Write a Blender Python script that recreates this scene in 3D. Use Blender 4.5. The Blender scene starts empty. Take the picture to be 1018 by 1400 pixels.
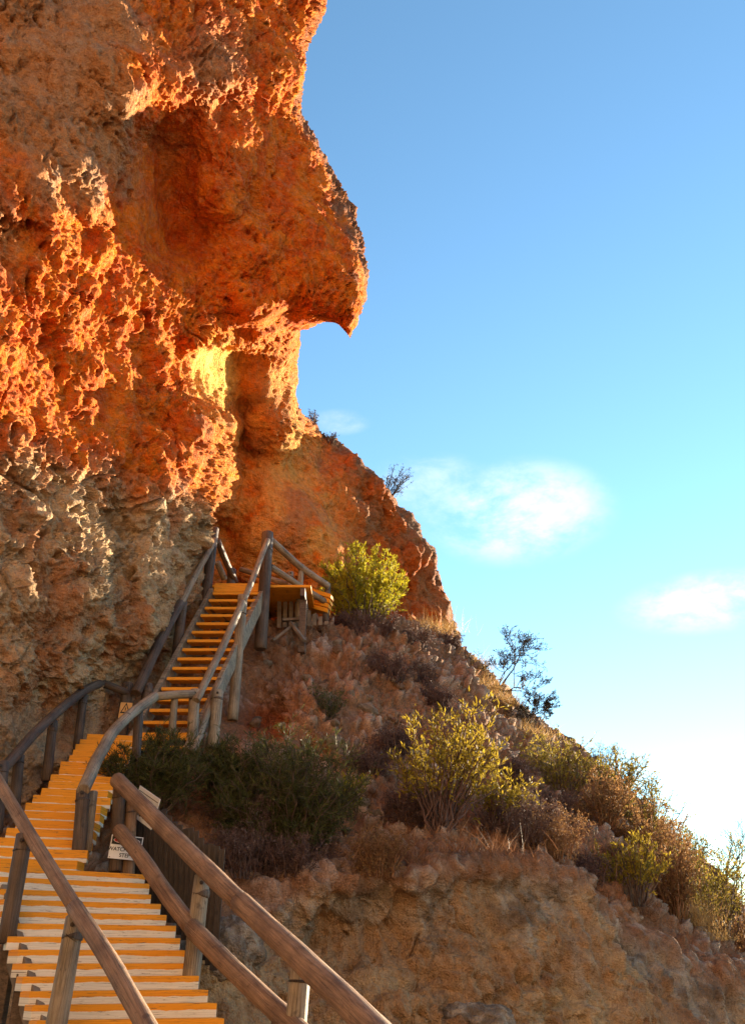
import bpy, math, random
import numpy as np
from mathutils import Vector, Matrix

# ------------------------------------------------------------------ camera, sky, sun, exposure
SC = bpy.context.scene
COL = SC.collection
PITCH = math.radians(27.0)
FPX, CX, CY = 1200.0, 509.0, 700.0          # focal length and centre in photo pixels (1018 x 1400)
EYE = np.array((0.0, 0.0, 1.6))
CP, SP = math.cos(PITCH), math.sin(PITCH)
SUN_AZ, SUN_EL = math.radians(39.0), math.radians(9.0)      # azimuth from +Y towards +X

cam_d = bpy.data.cameras.new("camera")
cam_d.sensor_fit = 'VERTICAL'
cam_d.sensor_height = 24.0
cam_d.lens = 24.0 * FPX / 1400.0
cam_d.clip_end = 3000.0
cam = bpy.data.objects.new("camera", cam_d)
cam.location = EYE
cam.rotation_euler = (math.radians(90) + PITCH, 0, 0)
COL.objects.link(cam)
SC.camera = cam

SUND = Vector((math.sin(SUN_AZ) * math.cos(SUN_EL), math.cos(SUN_AZ) * math.cos(SUN_EL), math.sin(SUN_EL)))
sun_d = bpy.data.lights.new("sun", 'SUN')
sun_d.energy = 4.4
sun_d.angle = math.radians(0.6)
sun_d.color = (1.0, 0.80, 0.55)
sun = bpy.data.objects.new("sun", sun_d)
sun.rotation_euler = SUND.to_track_quat('Z', 'Y').to_euler()
sun.location = SUND * 60
COL.objects.link(sun)

SC.view_settings.view_transform = 'Standard'
SC.view_settings.look = 'None'
SC.view_settings.gamma = 1.0
SC.view_settings.use_curve_mapping = False
SC.view_settings.exposure = 2.58
SC.cycles.use_denoising = True
SC.cycles.max_bounces = 8
SC.cycles.diffuse_bounces = 6


def ray(px, py):
    u = np.asarray(px, float) - CX
    v = np.asarray(py, float) - CY
    return np.stack([u, FPX * CP + SP * v, FPX * SP - CP * v], -1)


def W(px, py, Y):
    """the point at forward distance Y (metres) seen at photo pixel px, py"""
    r = ray(px, py)
    return EYE + r * (np.asarray(Y, float) / r[..., 1])[..., None]


def make_world():
    w = bpy.data.worlds.new("World")
    SC.world = w
    w.use_nodes = True
    nt = w.node_tree
    N, L = nt.nodes, nt.links
    N.clear()
    out = N.new('ShaderNodeOutputWorld')
    bg = N.new('ShaderNodeBackground')
    bg.inputs['Strength'].default_value = 0.076
    sky = N.new('ShaderNodeTexSky')
    sky.sky_type = 'NISHITA'
    sky.sun_disc = False
    sky.sun_elevation = SUN_EL
    sky.sun_rotation = SUN_AZ
    sky.altitude = 0
    sky.air_density = 1.0
    sky.dust_density = 0.0
    sky.ozone_density = 2.0
    tc = N.new('ShaderNodeTexCoord')
    nrm = N.new('ShaderNodeVectorMath'); nrm.operation = 'NORMALIZE'
    L.new(tc.outputs['Generated'], nrm.inputs[0])
    # wisps of cloud: soft patches in the sky broken up by noise
    mp = N.new('ShaderNodeMapping')
    mp.inputs['Scale'].default_value = (1.0, 1.0, 1.9)
    L.new(nrm.outputs[0], mp.inputs['Vector'])
    nz = N.new('ShaderNodeTexNoise')
    nz.inputs['Scale'].default_value = 10.0
    nz.inputs['Detail'].default_value = 8
    nz.inputs['Roughness'].default_value = 0.66
    nz.inputs['Distortion'].default_value = 0.15
    L.new(mp.outputs[0], nz.inputs['Vector'])
    blobs = [(705, 700, 130, 72, .85), (970, 822, 115, 40, .95), (465, 577, 42, 18, .35), (585, 668, 90, 50, .45),
             (1500, 760, 260, 80, 1.0), (1900, 900, 200, 70, 1.0), (-700, 700, 300, 90, .9), (-1200, 500, 260, 110, .9)]
    total = None
    for (px, py, wd, hg, amp) in blobs:
        d = Vector(ray(px, py)).normalized()
        rt = d.cross(Vector((0, 0, 1))).normalized()
        up = rt.cross(d)
        k = FPX * 1.0
        terms = []
        for ax, s in ((rt, wd / k), (up, hg / k)):
            dp = N.new('ShaderNodeVectorMath'); dp.operation = 'DOT_PRODUCT'
            L.new(nrm.outputs[0], dp.inputs[0]); dp.inputs[1].default_value = ax / s
            m = N.new('ShaderNodeMath'); m.operation = 'MULTIPLY'
            L.new(dp.outputs['Value'], m.inputs[0]); L.new(dp.outputs['Value'], m.inputs[1])
            terms.append(m)
        a = N.new('ShaderNodeMath'); a.operation = 'ADD'
        L.new(terms[0].outputs[0], a.inputs[0]); L.new(terms[1].outputs[0], a.inputs[1])
        mr = N.new('ShaderNodeMapRange'); mr.interpolation_type = 'SMOOTHSTEP'
        mr.inputs['From Min'].default_value = 0.0; mr.inputs['From Max'].default_value = 1.25
        mr.inputs['To Min'].default_value = amp; mr.inputs['To Max'].default_value = 0.0
        L.new(a.outputs[0], mr.inputs['Value'])
        # only the side of the sphere that faces the patch
        fd = N.new('ShaderNodeVectorMath'); fd.operation = 'DOT_PRODUCT'
        L.new(nrm.outputs[0], fd.inputs[0]); fd.inputs[1].default_value = d
        gt = N.new('ShaderNodeMath'); gt.operation = 'GREATER_THAN'; gt.inputs[1].default_value = 0.2
        L.new(fd.outputs['Value'], gt.inputs[0])
        mm = N.new('ShaderNodeMath'); mm.operation = 'MULTIPLY'
        L.new(mr.outputs[0], mm.inputs[0]); L.new(gt.outputs[0], mm.inputs[1])
        if total is None:
            total = mm
        else:
            mx = N.new('ShaderNodeMath'); mx.operation = 'MAXIMUM'
            L.new(total.outputs[0], mx.inputs[0]); L.new(mm.outputs[0], mx.inputs[1])
            total = mx
    nr = N.new('ShaderNodeMapRange'); nr.interpolation_type = 'SMOOTHSTEP'
    nr.inputs['From Min'].default_value = 0.34; nr.inputs['From Max'].default_value = 0.72
    L.new(nz.outputs['Fac'], nr.inputs['Value'])
    fac = N.new('ShaderNodeMath'); fac.operation = 'MULTIPLY'; fac.use_clamp = True
    L.new(nr.outputs[0], fac.inputs[0]); L.new(total.outputs[0], fac.inputs[1])
    mix = N.new('ShaderNodeMixRGB')
    mix.inputs['Color2'].default_value = (3.15, 3.2, 3.4, 1)
    L.new(fac.outputs[0], mix.inputs['Fac'])
    tint = N.new('ShaderNodeMixRGB'); tint.blend_type = 'MULTIPLY'      # clear, slightly cyan air over the whole sky
    tint.inputs['Fac'].default_value = 1.0
    tint.inputs['Color2'].default_value = (0.82, 0.97, 0.99, 1)
    L.new(sky.outputs[0], tint.inputs['Color1'])
    L.new(tint.outputs[0], mix.inputs['Color1'])
    L.new(mix.outputs[0], bg.inputs['Color'])
    L.new(bg.outputs[0], out.inputs['Surface'])


make_world()

# ------------------------------------------------------------------ numpy noise
_rs = np.random.RandomState(11)
_perm = np.concatenate([_rs.permutation(4096)] * 3).astype(np.int64)
_g = _rs.normal(size=(4096, 3)); _g /= np.linalg.norm(_g, axis=1)[:, None]
_pt = _rs.rand(4096, 3)


def _h(ix, iy, iz):
    return _perm[(_perm[(_perm[ix & 4095] + iy) & 4095] + iz) & 4095]


def perlin(p):
    i = np.floor(p).astype(np.int64)
    f = p - i
    u = f * f * f * (f * (f * 6 - 15) + 10)
    r = 0.0
    for dx in (0, 1):
        wx = u[..., 0] if dx else 1 - u[..., 0]
        for dy in (0, 1):
            wy = u[..., 1] if dy else 1 - u[..., 1]
            for dz in (0, 1):
                wz = u[..., 2] if dz else 1 - u[..., 2]
                g = _g[_h(i[..., 0] + dx, i[..., 1] + dy, i[..., 2] + dz)]
                d = g[..., 0] * (f[..., 0] - dx) + g[..., 1] * (f[..., 1] - dy) + g[..., 2] * (f[..., 2] - dz)
                r = r + wx * wy * wz * d
    return r * 1.5


def fbm(p, o=4, gain=0.5):
    a, s, r = 1.0, 0.0, 0.0
    for k in range(o):
        r = r + a * perlin(p * (2.03 ** k) + 17.3 * k)
        s += a
        a *= gain
    return r / s


def worley(p, seed=0):
    p = p + seed * 31.7
    i = np.floor(p).astype(np.int64)
    f1 = np.full(p.shape[:-1], 9.0); f2 = f1.copy()
    idh = np.zeros(p.shape[:-1], np.int64)
    for dx in (-1, 0, 1):
        for dy in (-1, 0, 1):
            for dz in (-1, 0, 1):
                c = i + (dx, dy, dz)
                h = _h(c[..., 0], c[..., 1], c[..., 2])
                q = c + _pt[h] - p
                d = np.einsum('...k,...k->...', q, q)
                near = d < f1
                f2 = np.where(near, f1, np.minimum(f2, d))
                idh = np.where(near, h, idh)
                f1 = np.where(near, d, f1)
    return np.sqrt(f1), np.sqrt(f2), idh / 4096.0


def sstep(a, b, x):
    t = np.clip((x - a) / (b - a), 0, 1)
    return t * t * (3 - 2 * t)


def lerp(a, b, t):
    return a + (b - a) * t


class RBF:
    """smooth depth field through control points (px, py, Y)"""
    def __init__(s, pts, c=14.0):
        a = np.array(pts, float)
        s.x = a[:, :2]; s.c = c
        n = len(a)
        K = s.phi(s.x[:, None] - s.x[None])
        A = np.zeros((n + 3, n + 3))
        A[:n, :n] = K
        A[:n, n] = 1; A[:n, n + 1:] = s.x / 1000.0
        A[n, :n] = 1; A[n + 1:, :n] = s.x.T / 1000.0
        b = np.zeros(n + 3); b[:n] = a[:, 2]
        s.w = np.linalg.solve(A, b)

    def phi(s, d):
        return -np.sqrt((d ** 2).sum(-1) + s.c ** 2) / 1000.0

    def __call__(s, px, py):
        px = np.asarray(px, float); py = np.asarray(py, float)
        q = np.stack([px.ravel(), py.ravel()], -1)
        out = np.empty(len(q))
        for k in range(0, len(q), 20000):
            z = q[k:k + 20000]
            out[k:k + 20000] = s.phi(z[:, None] - s.x[None]) @ s.w[:-3] + s.w[-3] + z / 1000.0 @ s.w[-2:]
        return out.reshape(px.shape)


# ------------------------------------------------------------------ mesh helpers
STUFF = {'foliage', 'twigs', 'blades', 'stalks', 'leaves', 'stems', 'branches'}


def link(name, me, parent=None, **props):
    if name in STUFF:
        props['kind'] = 'stuff'
    o = bpy.data.objects.new(name, me)
    COL.objects.link(o)
    if parent is not None:
        o.parent = parent
    for k, v in props.items():
        o[k] = v
    return o


def thing(name, label, cat, loc=(0, 0, 0), group=None):
    o = bpy.data.objects.new(name, None)
    o.empty_display_size = 0.2
    COL.objects.link(o)
    o.location = loc
    tag(o, label, cat, group)
    return o


def tag(o, label, cat, group=None):
    o['label'] = label; o['category'] = cat
    if group:
        o['group'] = group
    return o


def mesh_np(name, V, F, mat=None, smooth=True, uv=None, col=None, colname='Col'):
    """V (n,3); F (m,4) or (m,3) index array"""
    V = np.asarray(V, np.float32); F = np.asarray(F, np.int32)
    me = bpy.data.meshes.new(name)
    me.vertices.add(len(V)); me.vertices.foreach_set('co', V.ravel())
    m, k = F.shape
    me.loops.add(m * k); me.loops.foreach_set('vertex_index', F.ravel())
    me.polygons.add(m)
    me.polygons.foreach_set('loop_start', np.arange(0, m * k, k, dtype=np.int32))
    me.polygons.foreach_set('loop_total', np.full(m, k, np.int32))
    me.polygons.foreach_set('use_smooth', np.full(m, bool(smooth)))
    me.update(calc_edges=True)
    if uv is not None:
        l = me.uv_layers.new(name='UVMap')
        l.data.foreach_set('uv', np.asarray(uv, np.float32)[F.ravel()].ravel())
    if col is not None:
        a = me.color_attributes.new(colname, 'FLOAT_COLOR', 'POINT')
        c = np.ones((len(V), 4), np.float32); c[:, :3] = col
        a.data.foreach_set('color', c.ravel())
    if mat:
        me.materials.append(mat)
    me.validate()
    return me


def grid_faces(nr, nc, wrap=False):
    i = np.arange(nr * nc).reshape(nr, nc)
    return np.stack([i[:-1, :-1], i[1:, :-1], i[1:, 1:], i[:-1, 1:]], -1).reshape(-1, 4)


def grid_normals(P):
    du = np.gradient(P, axis=1); dv = np.gradient(P, axis=0)
    n = np.cross(dv, du)
    n /= np.linalg.norm(n, axis=-1, keepdims=True) + 1e-9
    return n


def blur(A, n):
    for _ in range(n):
        B = A.copy()
        B[1:-1] = (A[:-2] + 2 * A[1:-1] + A[2:]) / 4
        C = B.copy()
        C[:, 1:-1] = (B[:, :-2] + 2 * B[:, 1:-1] + B[:, 2:]) / 4
        A = C
    return A


def tubes(P, R, S=3):
    """P (n,k,3) polylines, R (n,k) radii -> verts, quads (open ends)"""
    n, k, _ = P.shape
    T = np.gradient(P, axis=1); T /= np.linalg.norm(T, axis=-1, keepdims=True) + 1e-9
    ref = np.where(np.abs(T[..., 2:3]) > 0.9, np.array((1.0, 0, 0)), np.array((0, 0, 1.0)))
    A = np.cross(T, ref); A /= np.linalg.norm(A, axis=-1, keepdims=True) + 1e-9
    B = np.cross(T, A)
    ang = np.arange(S) * 2 * math.pi / S
    V = P[:, :, None] + R[:, :, None, None] * (A[:, :, None] * np.cos(ang)[:, None] + B[:, :, None] * np.sin(ang)[:, None])
    idx = np.arange(n * k * S).reshape(n, k, S)
    j = np.roll(idx, -1, axis=2)
    F = np.stack([idx[:, :-1], j[:, :-1], j[:, 1:], idx[:, 1:]], -1).reshape(-1, 4)
    return V.reshape(-1, 3), F


def unit(v):
    return v / (np.linalg.norm(v, axis=-1, keepdims=True) + 1e-9)


# ------------------------------------------------------------------ materials
class NB:
    def __init__(s, name, rough=0.9, spec=0.25):
        s.m = bpy.data.materials.new(name); s.m.use_nodes = True
        s.N, s.L = s.m.node_tree.nodes, s.m.node_tree.links
        s.b = s.N['Principled BSDF']
        s.b.inputs['Roughness'].default_value = rough
        s.b.inputs['Specular IOR Level'].default_value = spec

    def node(s, t, **kw):
        n = s.N.new(t)
        for k, v in kw.items():
            if k.startswith('i_'):
                n.inputs[k[2:].replace('_', ' ')].default_value = v
            else:
                setattr(n, k, v)
        return n

    def noise(s, vec, scale, detail=6, rough=0.6, dist=0.0):
        n = s.node('ShaderNodeTexNoise', i_Scale=scale, i_Detail=detail, i_Roughness=rough, i_Distortion=dist)
        if vec is not None:
            s.L.new(vec, n.inputs['Vector'])
        return n.outputs['Fac']

    def ramp(s, fac, stops):
        r = s.node('ShaderNodeValToRGB')
        e = r.color_ramp.elements
        while len(e) < len(stops):
            e.new(0.5)
        for k, (p, c) in enumerate(stops):
            e[k].position = p
            e[k].color = c if len(c) == 4 else (*c, 1)
        s.L.new(fac, r.inputs['Fac'])
        return r.outputs['Color']

    def mix(s, fac, a, b, mode='MIX'):
        m = s.node('ShaderNodeMixRGB', blend_type=mode)
        for k, x in (('Fac', fac), ('Color1', a), ('Color2', b)):
            if isinstance(x, (int, float)):
                m.inputs[k].default_value = x
            elif isinstance(x, tuple):
                m.inputs[k].default_value = (*x, 1) if len(x) == 3 else x
            else:
                s.L.new(x, m.inputs[k])
        return m.outputs['Color']

    def math(s, op, a, b=None, clamp=False):
        m = s.node('ShaderNodeMath', operation=op, use_clamp=clamp)
        for k, x in ((0, a), (1, b)):
            if x is None:
                continue
            if isinstance(x, (int, float)):
                m.inputs[k].default_value = x
            else:
                s.L.new(x, m.inputs[k])
        return m.outputs[0]

    def bump(s, h, strength=0.5, dist=0.02):
        b = s.node('ShaderNodeBump', i_Strength=strength, i_Distance=dist)
        s.L.new(h, b.inputs['Height'])
        s.L.new(b.outputs[0], s.b.inputs['Normal'])

    def color(s, c):
        s.L.new(c, s.b.inputs['Base Color'])


def mapping(nb, src, scale):
    m = nb.node('ShaderNodeMapping', i_Scale=scale)
    nb.L.new(src, m.inputs['Vector'])
    return m.outputs[0]


def mat_rock(name, pit=30.0, bump=0.7):
    nb = NB(name, 0.92, 0.15)
    tc = nb.node('ShaderNodeTexCoord').outputs['Object']
    at = nb.node('ShaderNodeVertexColor', layer_name='Col').outputs['Color']
    n1 = nb.noise(tc, 9.0, 6, 0.65)
    n2 = nb.noise(tc, 55.0, 5, 0.7)
    v = nb.ramp(n1, [(0.3, (.66, .62, .58)), (0.5, (1, 1, 1)), (0.72, (1.25, 1.22, 1.15))])
    c = nb.mix(1.0, at, v, 'MULTIPLY')
    v2 = nb.ramp(n2, [(0.3, (.72, .7, .68)), (0.65, (1.18, 1.18, 1.18))])
    c = nb.mix(0.8, c, v2, 'MULTIPLY')
    nb.color(c)
    vo = nb.node('ShaderNodeTexVoronoi', i_Scale=pit)
    nb.L.new(tc, vo.inputs['Vector'])
    h = nb.math('ADD', nb.math('MULTIPLY', vo.outputs['Distance'], -1.1), nb.math('MULTIPLY', n2, 1.1))
    h = nb.math('ADD', h, nb.math('MULTIPLY', n1, 1.6))
    nb.bump(h, bump, 0.03)
    return nb.m


def mat_log(name, c_dark, c_mid, c_light, grain=1.0):
    nb = NB(name, 0.6, 0.4)
    uv = nb.node('ShaderNodeUVMap').outputs['UV']
    g = nb.noise(mapping(nb, uv, (26 * grain, 2.2, 1)), 1.0, 6, 0.65, 0.6)
    tc = nb.node('ShaderNodeTexCoord').outputs['Object']
    blot = nb.noise(tc, 3.2, 5, 0.6)
    knots = nb.noise(tc, 11.0, 2, 0.5)
    c = nb.ramp(g, [(0.28, c_dark), (0.5, c_mid), (0.75, c_light)])
    c = nb.mix(1.0, c, nb.ramp(blot, [(0.3, (.55, .52, .5)), (0.55, (1, 1, 1)), (.8, (1.25, 1.2, 1.15))]), 'MULTIPLY')
    cr = nb.noise(mapping(nb, uv, (34 * grain, 1.1, 1)), 1.0, 3, 0.5, 0.3)
    c = nb.mix(nb.ramp(cr, [(.475, (0, 0, 0)), (.495, (.9, .9, .9)), (.515, (0, 0, 0))]), c, tuple(x * .45 for x in c_dark))
    c = nb.mix(nb.ramp(knots, [(0.66, (0, 0, 0)), (0.74, (.8, .8, .8))]), c, c_dark)
    nb.color(c)
    nb.bump(nb.math('ADD', g, nb.math('MULTIPLY', blot, .6)), 0.8, 0.018)
    return nb.m


def mat_plain(name, stops, scale=6.0, rough=0.85, bump=0.2, bscale=40):
    nb = NB(name, rough, 0.25)
    tc = nb.node('ShaderNodeTexCoord').outputs['Object']
    n = nb.noise(tc, scale, 5, 0.6)
    nb.color(nb.ramp(n, stops))
    nb.bump(nb.noise(tc, bscale, 4, 0.6), bump, 0.01)
    return nb.m


def mat_leaf(name, a, b, c, trans=0.35):
    nb = NB(name, 0.6, 0.3)
    geo = nb.node('ShaderNodeNewGeometry')
    col = nb.ramp(geo.outputs['Random Per Island'], [(0.0, a), (0.5, b), (1.0, c)])
    nb.color(col)
    tr = nb.node('ShaderNodeBsdfTranslucent')
    nb.L.new(col, tr.inputs['Color'])
    mx = nb.node('ShaderNodeMixShader'); mx.inputs[0].default_value = trans
    nb.L.new(nb.b.outputs[0], mx.inputs[1]); nb.L.new(tr.outputs[0], mx.inputs[2])
    nb.L.new(mx.outputs[0], nb.N['Material Output'].inputs['Surface'])
    return nb.m


def mat_step(name, level, wob=0.18, wear=0.575):
    """painted timber: orange over the upper edge, white below it"""
    nb = NB(name, 0.6, 0.3)
    uv = nb.node('ShaderNodeUVMap').outputs['UV']
    sep = nb.node('ShaderNodeSeparateXYZ'); nb.L.new(uv, sep.inputs[0])
    oi = nb.node('ShaderNodeObjectInfo')
    ofs = nb.node('ShaderNodeVectorMath', operation='ADD')
    nb.L.new(uv, ofs.inputs[0])
    cm = nb.node('ShaderNodeCombineXYZ')
    nb.L.new(nb.math('MULTIPLY', oi.outputs['Random'], 37.0), cm.inputs[0])
    nb.L.new(cm.outputs[0], ofs.inputs[1])
    vec = ofs.outputs[0]
    line = nb.noise(mapping(nb, vec, (5.0, 0.6, 1)), 1.0, 4, 0.6)
    edge = nb.math('ADD', sep.outputs['Y'], nb.math('MULTIPLY', nb.math('SUBTRACT', line, 0.5), wob * 2))
    fac = nb.math('GREATER_THAN', edge, level)
    grain = nb.noise(mapping(nb, vec, (2.5, 14, 1)), 1.0, 6, 0.7)
    orange = nb.ramp(grain, [(0.25, (.42, .15, .012)), (0.5, (.74, .295, .012)), (0.8, (.80, .36, .022))])
    white = nb.ramp(grain, [(0.25, (.36, .31, .25)), (0.5, (.70, .66, .58)), (0.8, (.78, .74, .67))])
    c = nb.mix(fac, white, orange)
    worn = nb.noise(mapping(nb, vec, (6, 9, 1)), 1.0, 7, 0.75, 0.4)
    c = nb.mix(nb.ramp(worn, [(wear, (0, 0, 0)), (wear + .06, (.85, .85, .85))]), c, (.10, .065, .04))
    nb.color(c)
    nb.bump(grain, 0.35, 0.006)
    return nb.m


M = {}
M['cliff'] = mat_rock('cliff_rock', 26, 1.0)
M['hill'] = mat_rock('hill_rock', 34, 1.0)
M['soil'] = mat_plain('dusty_soil', [(.3, (.16, .085, .04)), (.7, (.26, .15, .08))], 3.0, .95, .6, 25)
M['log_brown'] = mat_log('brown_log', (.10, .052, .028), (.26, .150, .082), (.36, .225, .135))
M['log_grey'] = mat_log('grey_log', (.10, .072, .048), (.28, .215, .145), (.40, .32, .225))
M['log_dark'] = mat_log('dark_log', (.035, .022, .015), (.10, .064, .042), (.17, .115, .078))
M['paling'] = mat_log('dark_paling', (.016, .009, .006), (.045, .028, .018), (.09, .062, .042), .5)
M['step_low'] = mat_step('step_paint_half', 0.56)
M['step_mid'] = mat_step('step_paint_orange', 0.33, .14)
M['step_top'] = mat_step('step_paint_full', -1.0)
M['timber'] = mat_plain('weathered_timber', [(.3, (.10, .075, .055)), (.7, (.24, .18, .13))], 5, .85, .4)
M['white'] = mat_plain('white_enamel', [(.3, (.66, .66, .65)), (.7, (.78, .78, .78))], 8, .45, .02)
M['black'] = mat_plain('black_enamel', [(.3, (.015, .015, .016)), (.7, (.03, .03, .03))], 8, .5, .02)
M['red'] = mat_plain('red_enamel', [(.3, (.42, .015, .02)), (.7, (.55, .03, .03))], 8, .5, .02)
M['tan'] = mat_plain('faded_yellow_enamel', [(.3, (.50, .27, .09)), (.7, (.62, .36, .14))], 8, .6, .02)
M['twig'] = mat_plain('grey_brown_twig', [(.3, (.07, .045, .035)), (.7, (.15, .105, .08))], 6, .9, .2)
M['twig_purple'] = mat_plain('purple_grey_twig', [(.3, (.075, .044, .038)), (.7, (.16, .10, .085))], 6, .9, .2)
M['twig_rust'] = mat_plain('rusty_dry_twig', [(.3, (.16, .075, .035)), (.7, (.30, .16, .085))], 6, .9, .2)
M['bark'] = mat_plain('dark_bark', [(.3, (.03, .024, .02)), (.7, (.07, .055, .045))], 9, .9, .4)
M['leaf_dark'] = mat_leaf('dark_green_leaf', (.036, .044, .012), (.066, .076, .020), (.125, .13, .034), .35)
M['leaf_gold'] = mat_leaf('golden_green_leaf', (.16, .12, .014), (.28, .21, .022), (.42, .31, .035), .45)
M['leaf_lime'] = mat_leaf('yellow_green_leaf', (.18, .18, .012), (.34, .31, .018), (.50, .42, .025), .5)
M['leaf_olive'] = mat_leaf('olive_leaf', (.12, .105, .018), (.24, .19, .028), (.40, .30, .045), .45)
M['leaf_grey'] = mat_leaf('small_dark_leaf', (.02, .022, .016), (.035, .036, .026), (.06, .06, .04), .2)
M['straw'] = mat_leaf('dry_straw', (.28, .16, .055), (.42, .26, .09), (.55, .38, .16), .4)
M['straw_red'] = mat_leaf('rusty_dry_grass', (.14, .062, .030), (.23, .11, .055), (.34, .19, .10), .3)
M['dry_leaf'] = mat_leaf('purple_brown_dry_leaf', (.065, .038, .034), (.12, .072, .06), (.19, .125, .10), .2)
M['rust_leaf'] = mat_leaf('rust_brown_dry_leaf', (.13, .07, .03), (.24, .135, .055), (.38, .22, .09), .4)

# ------------------------------------------------------------------ the cliff
C_PTS = [
    # left body, bottom to top
    (-150, 1150, 9.6), (-150, 900, 9.4), (-150, 600, 8.3), (-150, 300, 7.5), (-150, 0, 7.2), (-150, -350, 6.8),
    (0, 1150, 10.9), (0, 1050, 10.9), (0, 960, 10.8), (0, 900, 10.5), (0, 800, 10.3), (0, 700, 10.1), (0, 600, 9.7),
    (0, 500, 9.2), (0, 400, 8.8), (0, 300, 8.5), (0, 200, 8.5), (0, 100, 8.4), (0, 0, 8.1), (0, -350, 7.0),
    (80, 1040, 12.2), (80, 960, 12.0), (80, 900, 11.4), (80, 800, 11.1), (80, 700, 10.9), (80, 600, 10.6), (80, 500, 10.2),
    (80, 400, 9.8), (80, 330, 9.4), (80, 250, 8.9), (80, 150, 8.7), (80, 0, 8.5),
    (165, 1000, 13.4), (165, 940, 13.2), (165, 880, 12.5), (165, 780, 12.2), (165, 700, 12.1), (165, 600, 11.9), (165, 500, 11.6),
    (165, 400, 11.2), (165, 320, 10.7), (165, 230, 9.8), (165, 130, 8.9), (165, 0, 8.7),
    (230, 930, 14.6), (230, 860, 14.1), (230, 780, 13.3), (230, 700, 13.1), (230, 600, 13.0), (230, 500, 12.8), (230, 420, 12.4),
    (235, 330, 12.4), (228, 250, 11.7), (215, 190, 10.9), (170, 270, 10.4), (180, 370, 11.3), (290, 320, 12.2), (230, 120, 9.6), (230, 0, 9.2), (230, -350, 7.8),
    (246, 800, 14.2), (250, 740, 14.0), (256, 690, 13.9), (278, 640, 14.0), (298, 590, 14.1), (290, 560, 13.9), (270, 530, 13.8), (252, 500, 13.4),
    # recess behind the landing
    (276, 860, 17.4), (276, 780, 17.3), (280, 720, 17.3), (306, 650, 17.4), (320, 600, 17.5), (322, 560, 16.8), (316, 520, 15.9), (318, 490, 15.3),
    (266, 508, 13.7), (290, 515, 14.7),
    (345, 740, 17.9), (350, 650, 17.9), (345, 580, 17.0), (345, 530, 16.2), (370, 700, 17.6), (385, 600, 17.5), (392, 540, 16.9), (395, 500, 16.5),
    (420, 760, 18.4), (420, 660, 18.7), (420, 600, 18.9), (400, 860, 18.6),
    # overhanging nose
    (290, 470, 13.5), (330, 468, 14.3), (365, 470, 14.9), (395, 462, 15.2), (300, 430, 12.9), (360, 430, 13.2), (420, 425, 13.3), (470, 415, 13.4), (497, 400, 13.8),
    (300, 350, 12.3), (350, 350, 12.5), (352, 385, 12.9), (420, 350, 12.9), (470, 350, 13.1), (493, 330, 13.7), (300, 260, 11.4), (330, 200, 11.3), (345, 260, 12.3), (400, 260, 12.7), (448, 260, 13.5),
    (300, 130, 10.3), (330, 100, 10.3), (345, 60, 11.2), (345, 150, 11.5), (385, 130, 11.9), (408, 150, 12.6), (380, 40, 11.7), (420, 50, 12.4), (443, 0, 12.6), (330, 0, 10.5), (300, -350, 8.6), (440, -350, 11.0),
    # wall running off to the right
    (470, 640, 19.6), (500, 680, 20.2), (540, 700, 21.0), (500, 780, 19.6), (470, 860, 19.2), (560, 760, 21.4), (590, 770, 22.2),
    (560, 860, 21.0), (620, 860, 22.6), (640, 960, 22.6), (480, 960, 19.2), (300, 1000, 16.5), (165, 1150, 13.6), (640, 1150, 22.6), (455, 610, 19.8),
    (480, 740, 19.3), (440, 720, 18.4), (530, 740, 21.0), (545, 800, 21.3),
]
C_SIL = np.array([(-400, 480), (-100, 458), (0, 443), (30, 432), (60, 421), (100, 415), (130, 409), (160, 408), (180, 414), (200, 430), (250, 449), (280, 463),
                  (296, 476), (305, 485), (330, 493), (370, 497), (400, 499), (412, 496), (424, 490), (431, 485), (434, 452), (440, 436), (448, 420), (455, 407), (470, 404), (476, 408), (482, 403),
                  (500, 399), (512, 401), (520, 398), (545, 405), (566, 411), (580, 430), (600, 456), (640, 503), (680, 536), (690, 546), (720, 566), (738, 578), (750, 590),
                  (765, 594), (780, 592), (800, 606), (830, 619), (852, 625), (870, 622), (960, 640), (1150, 650)], float)
cliff_depth = RBF(C_PTS, 16.0)


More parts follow.
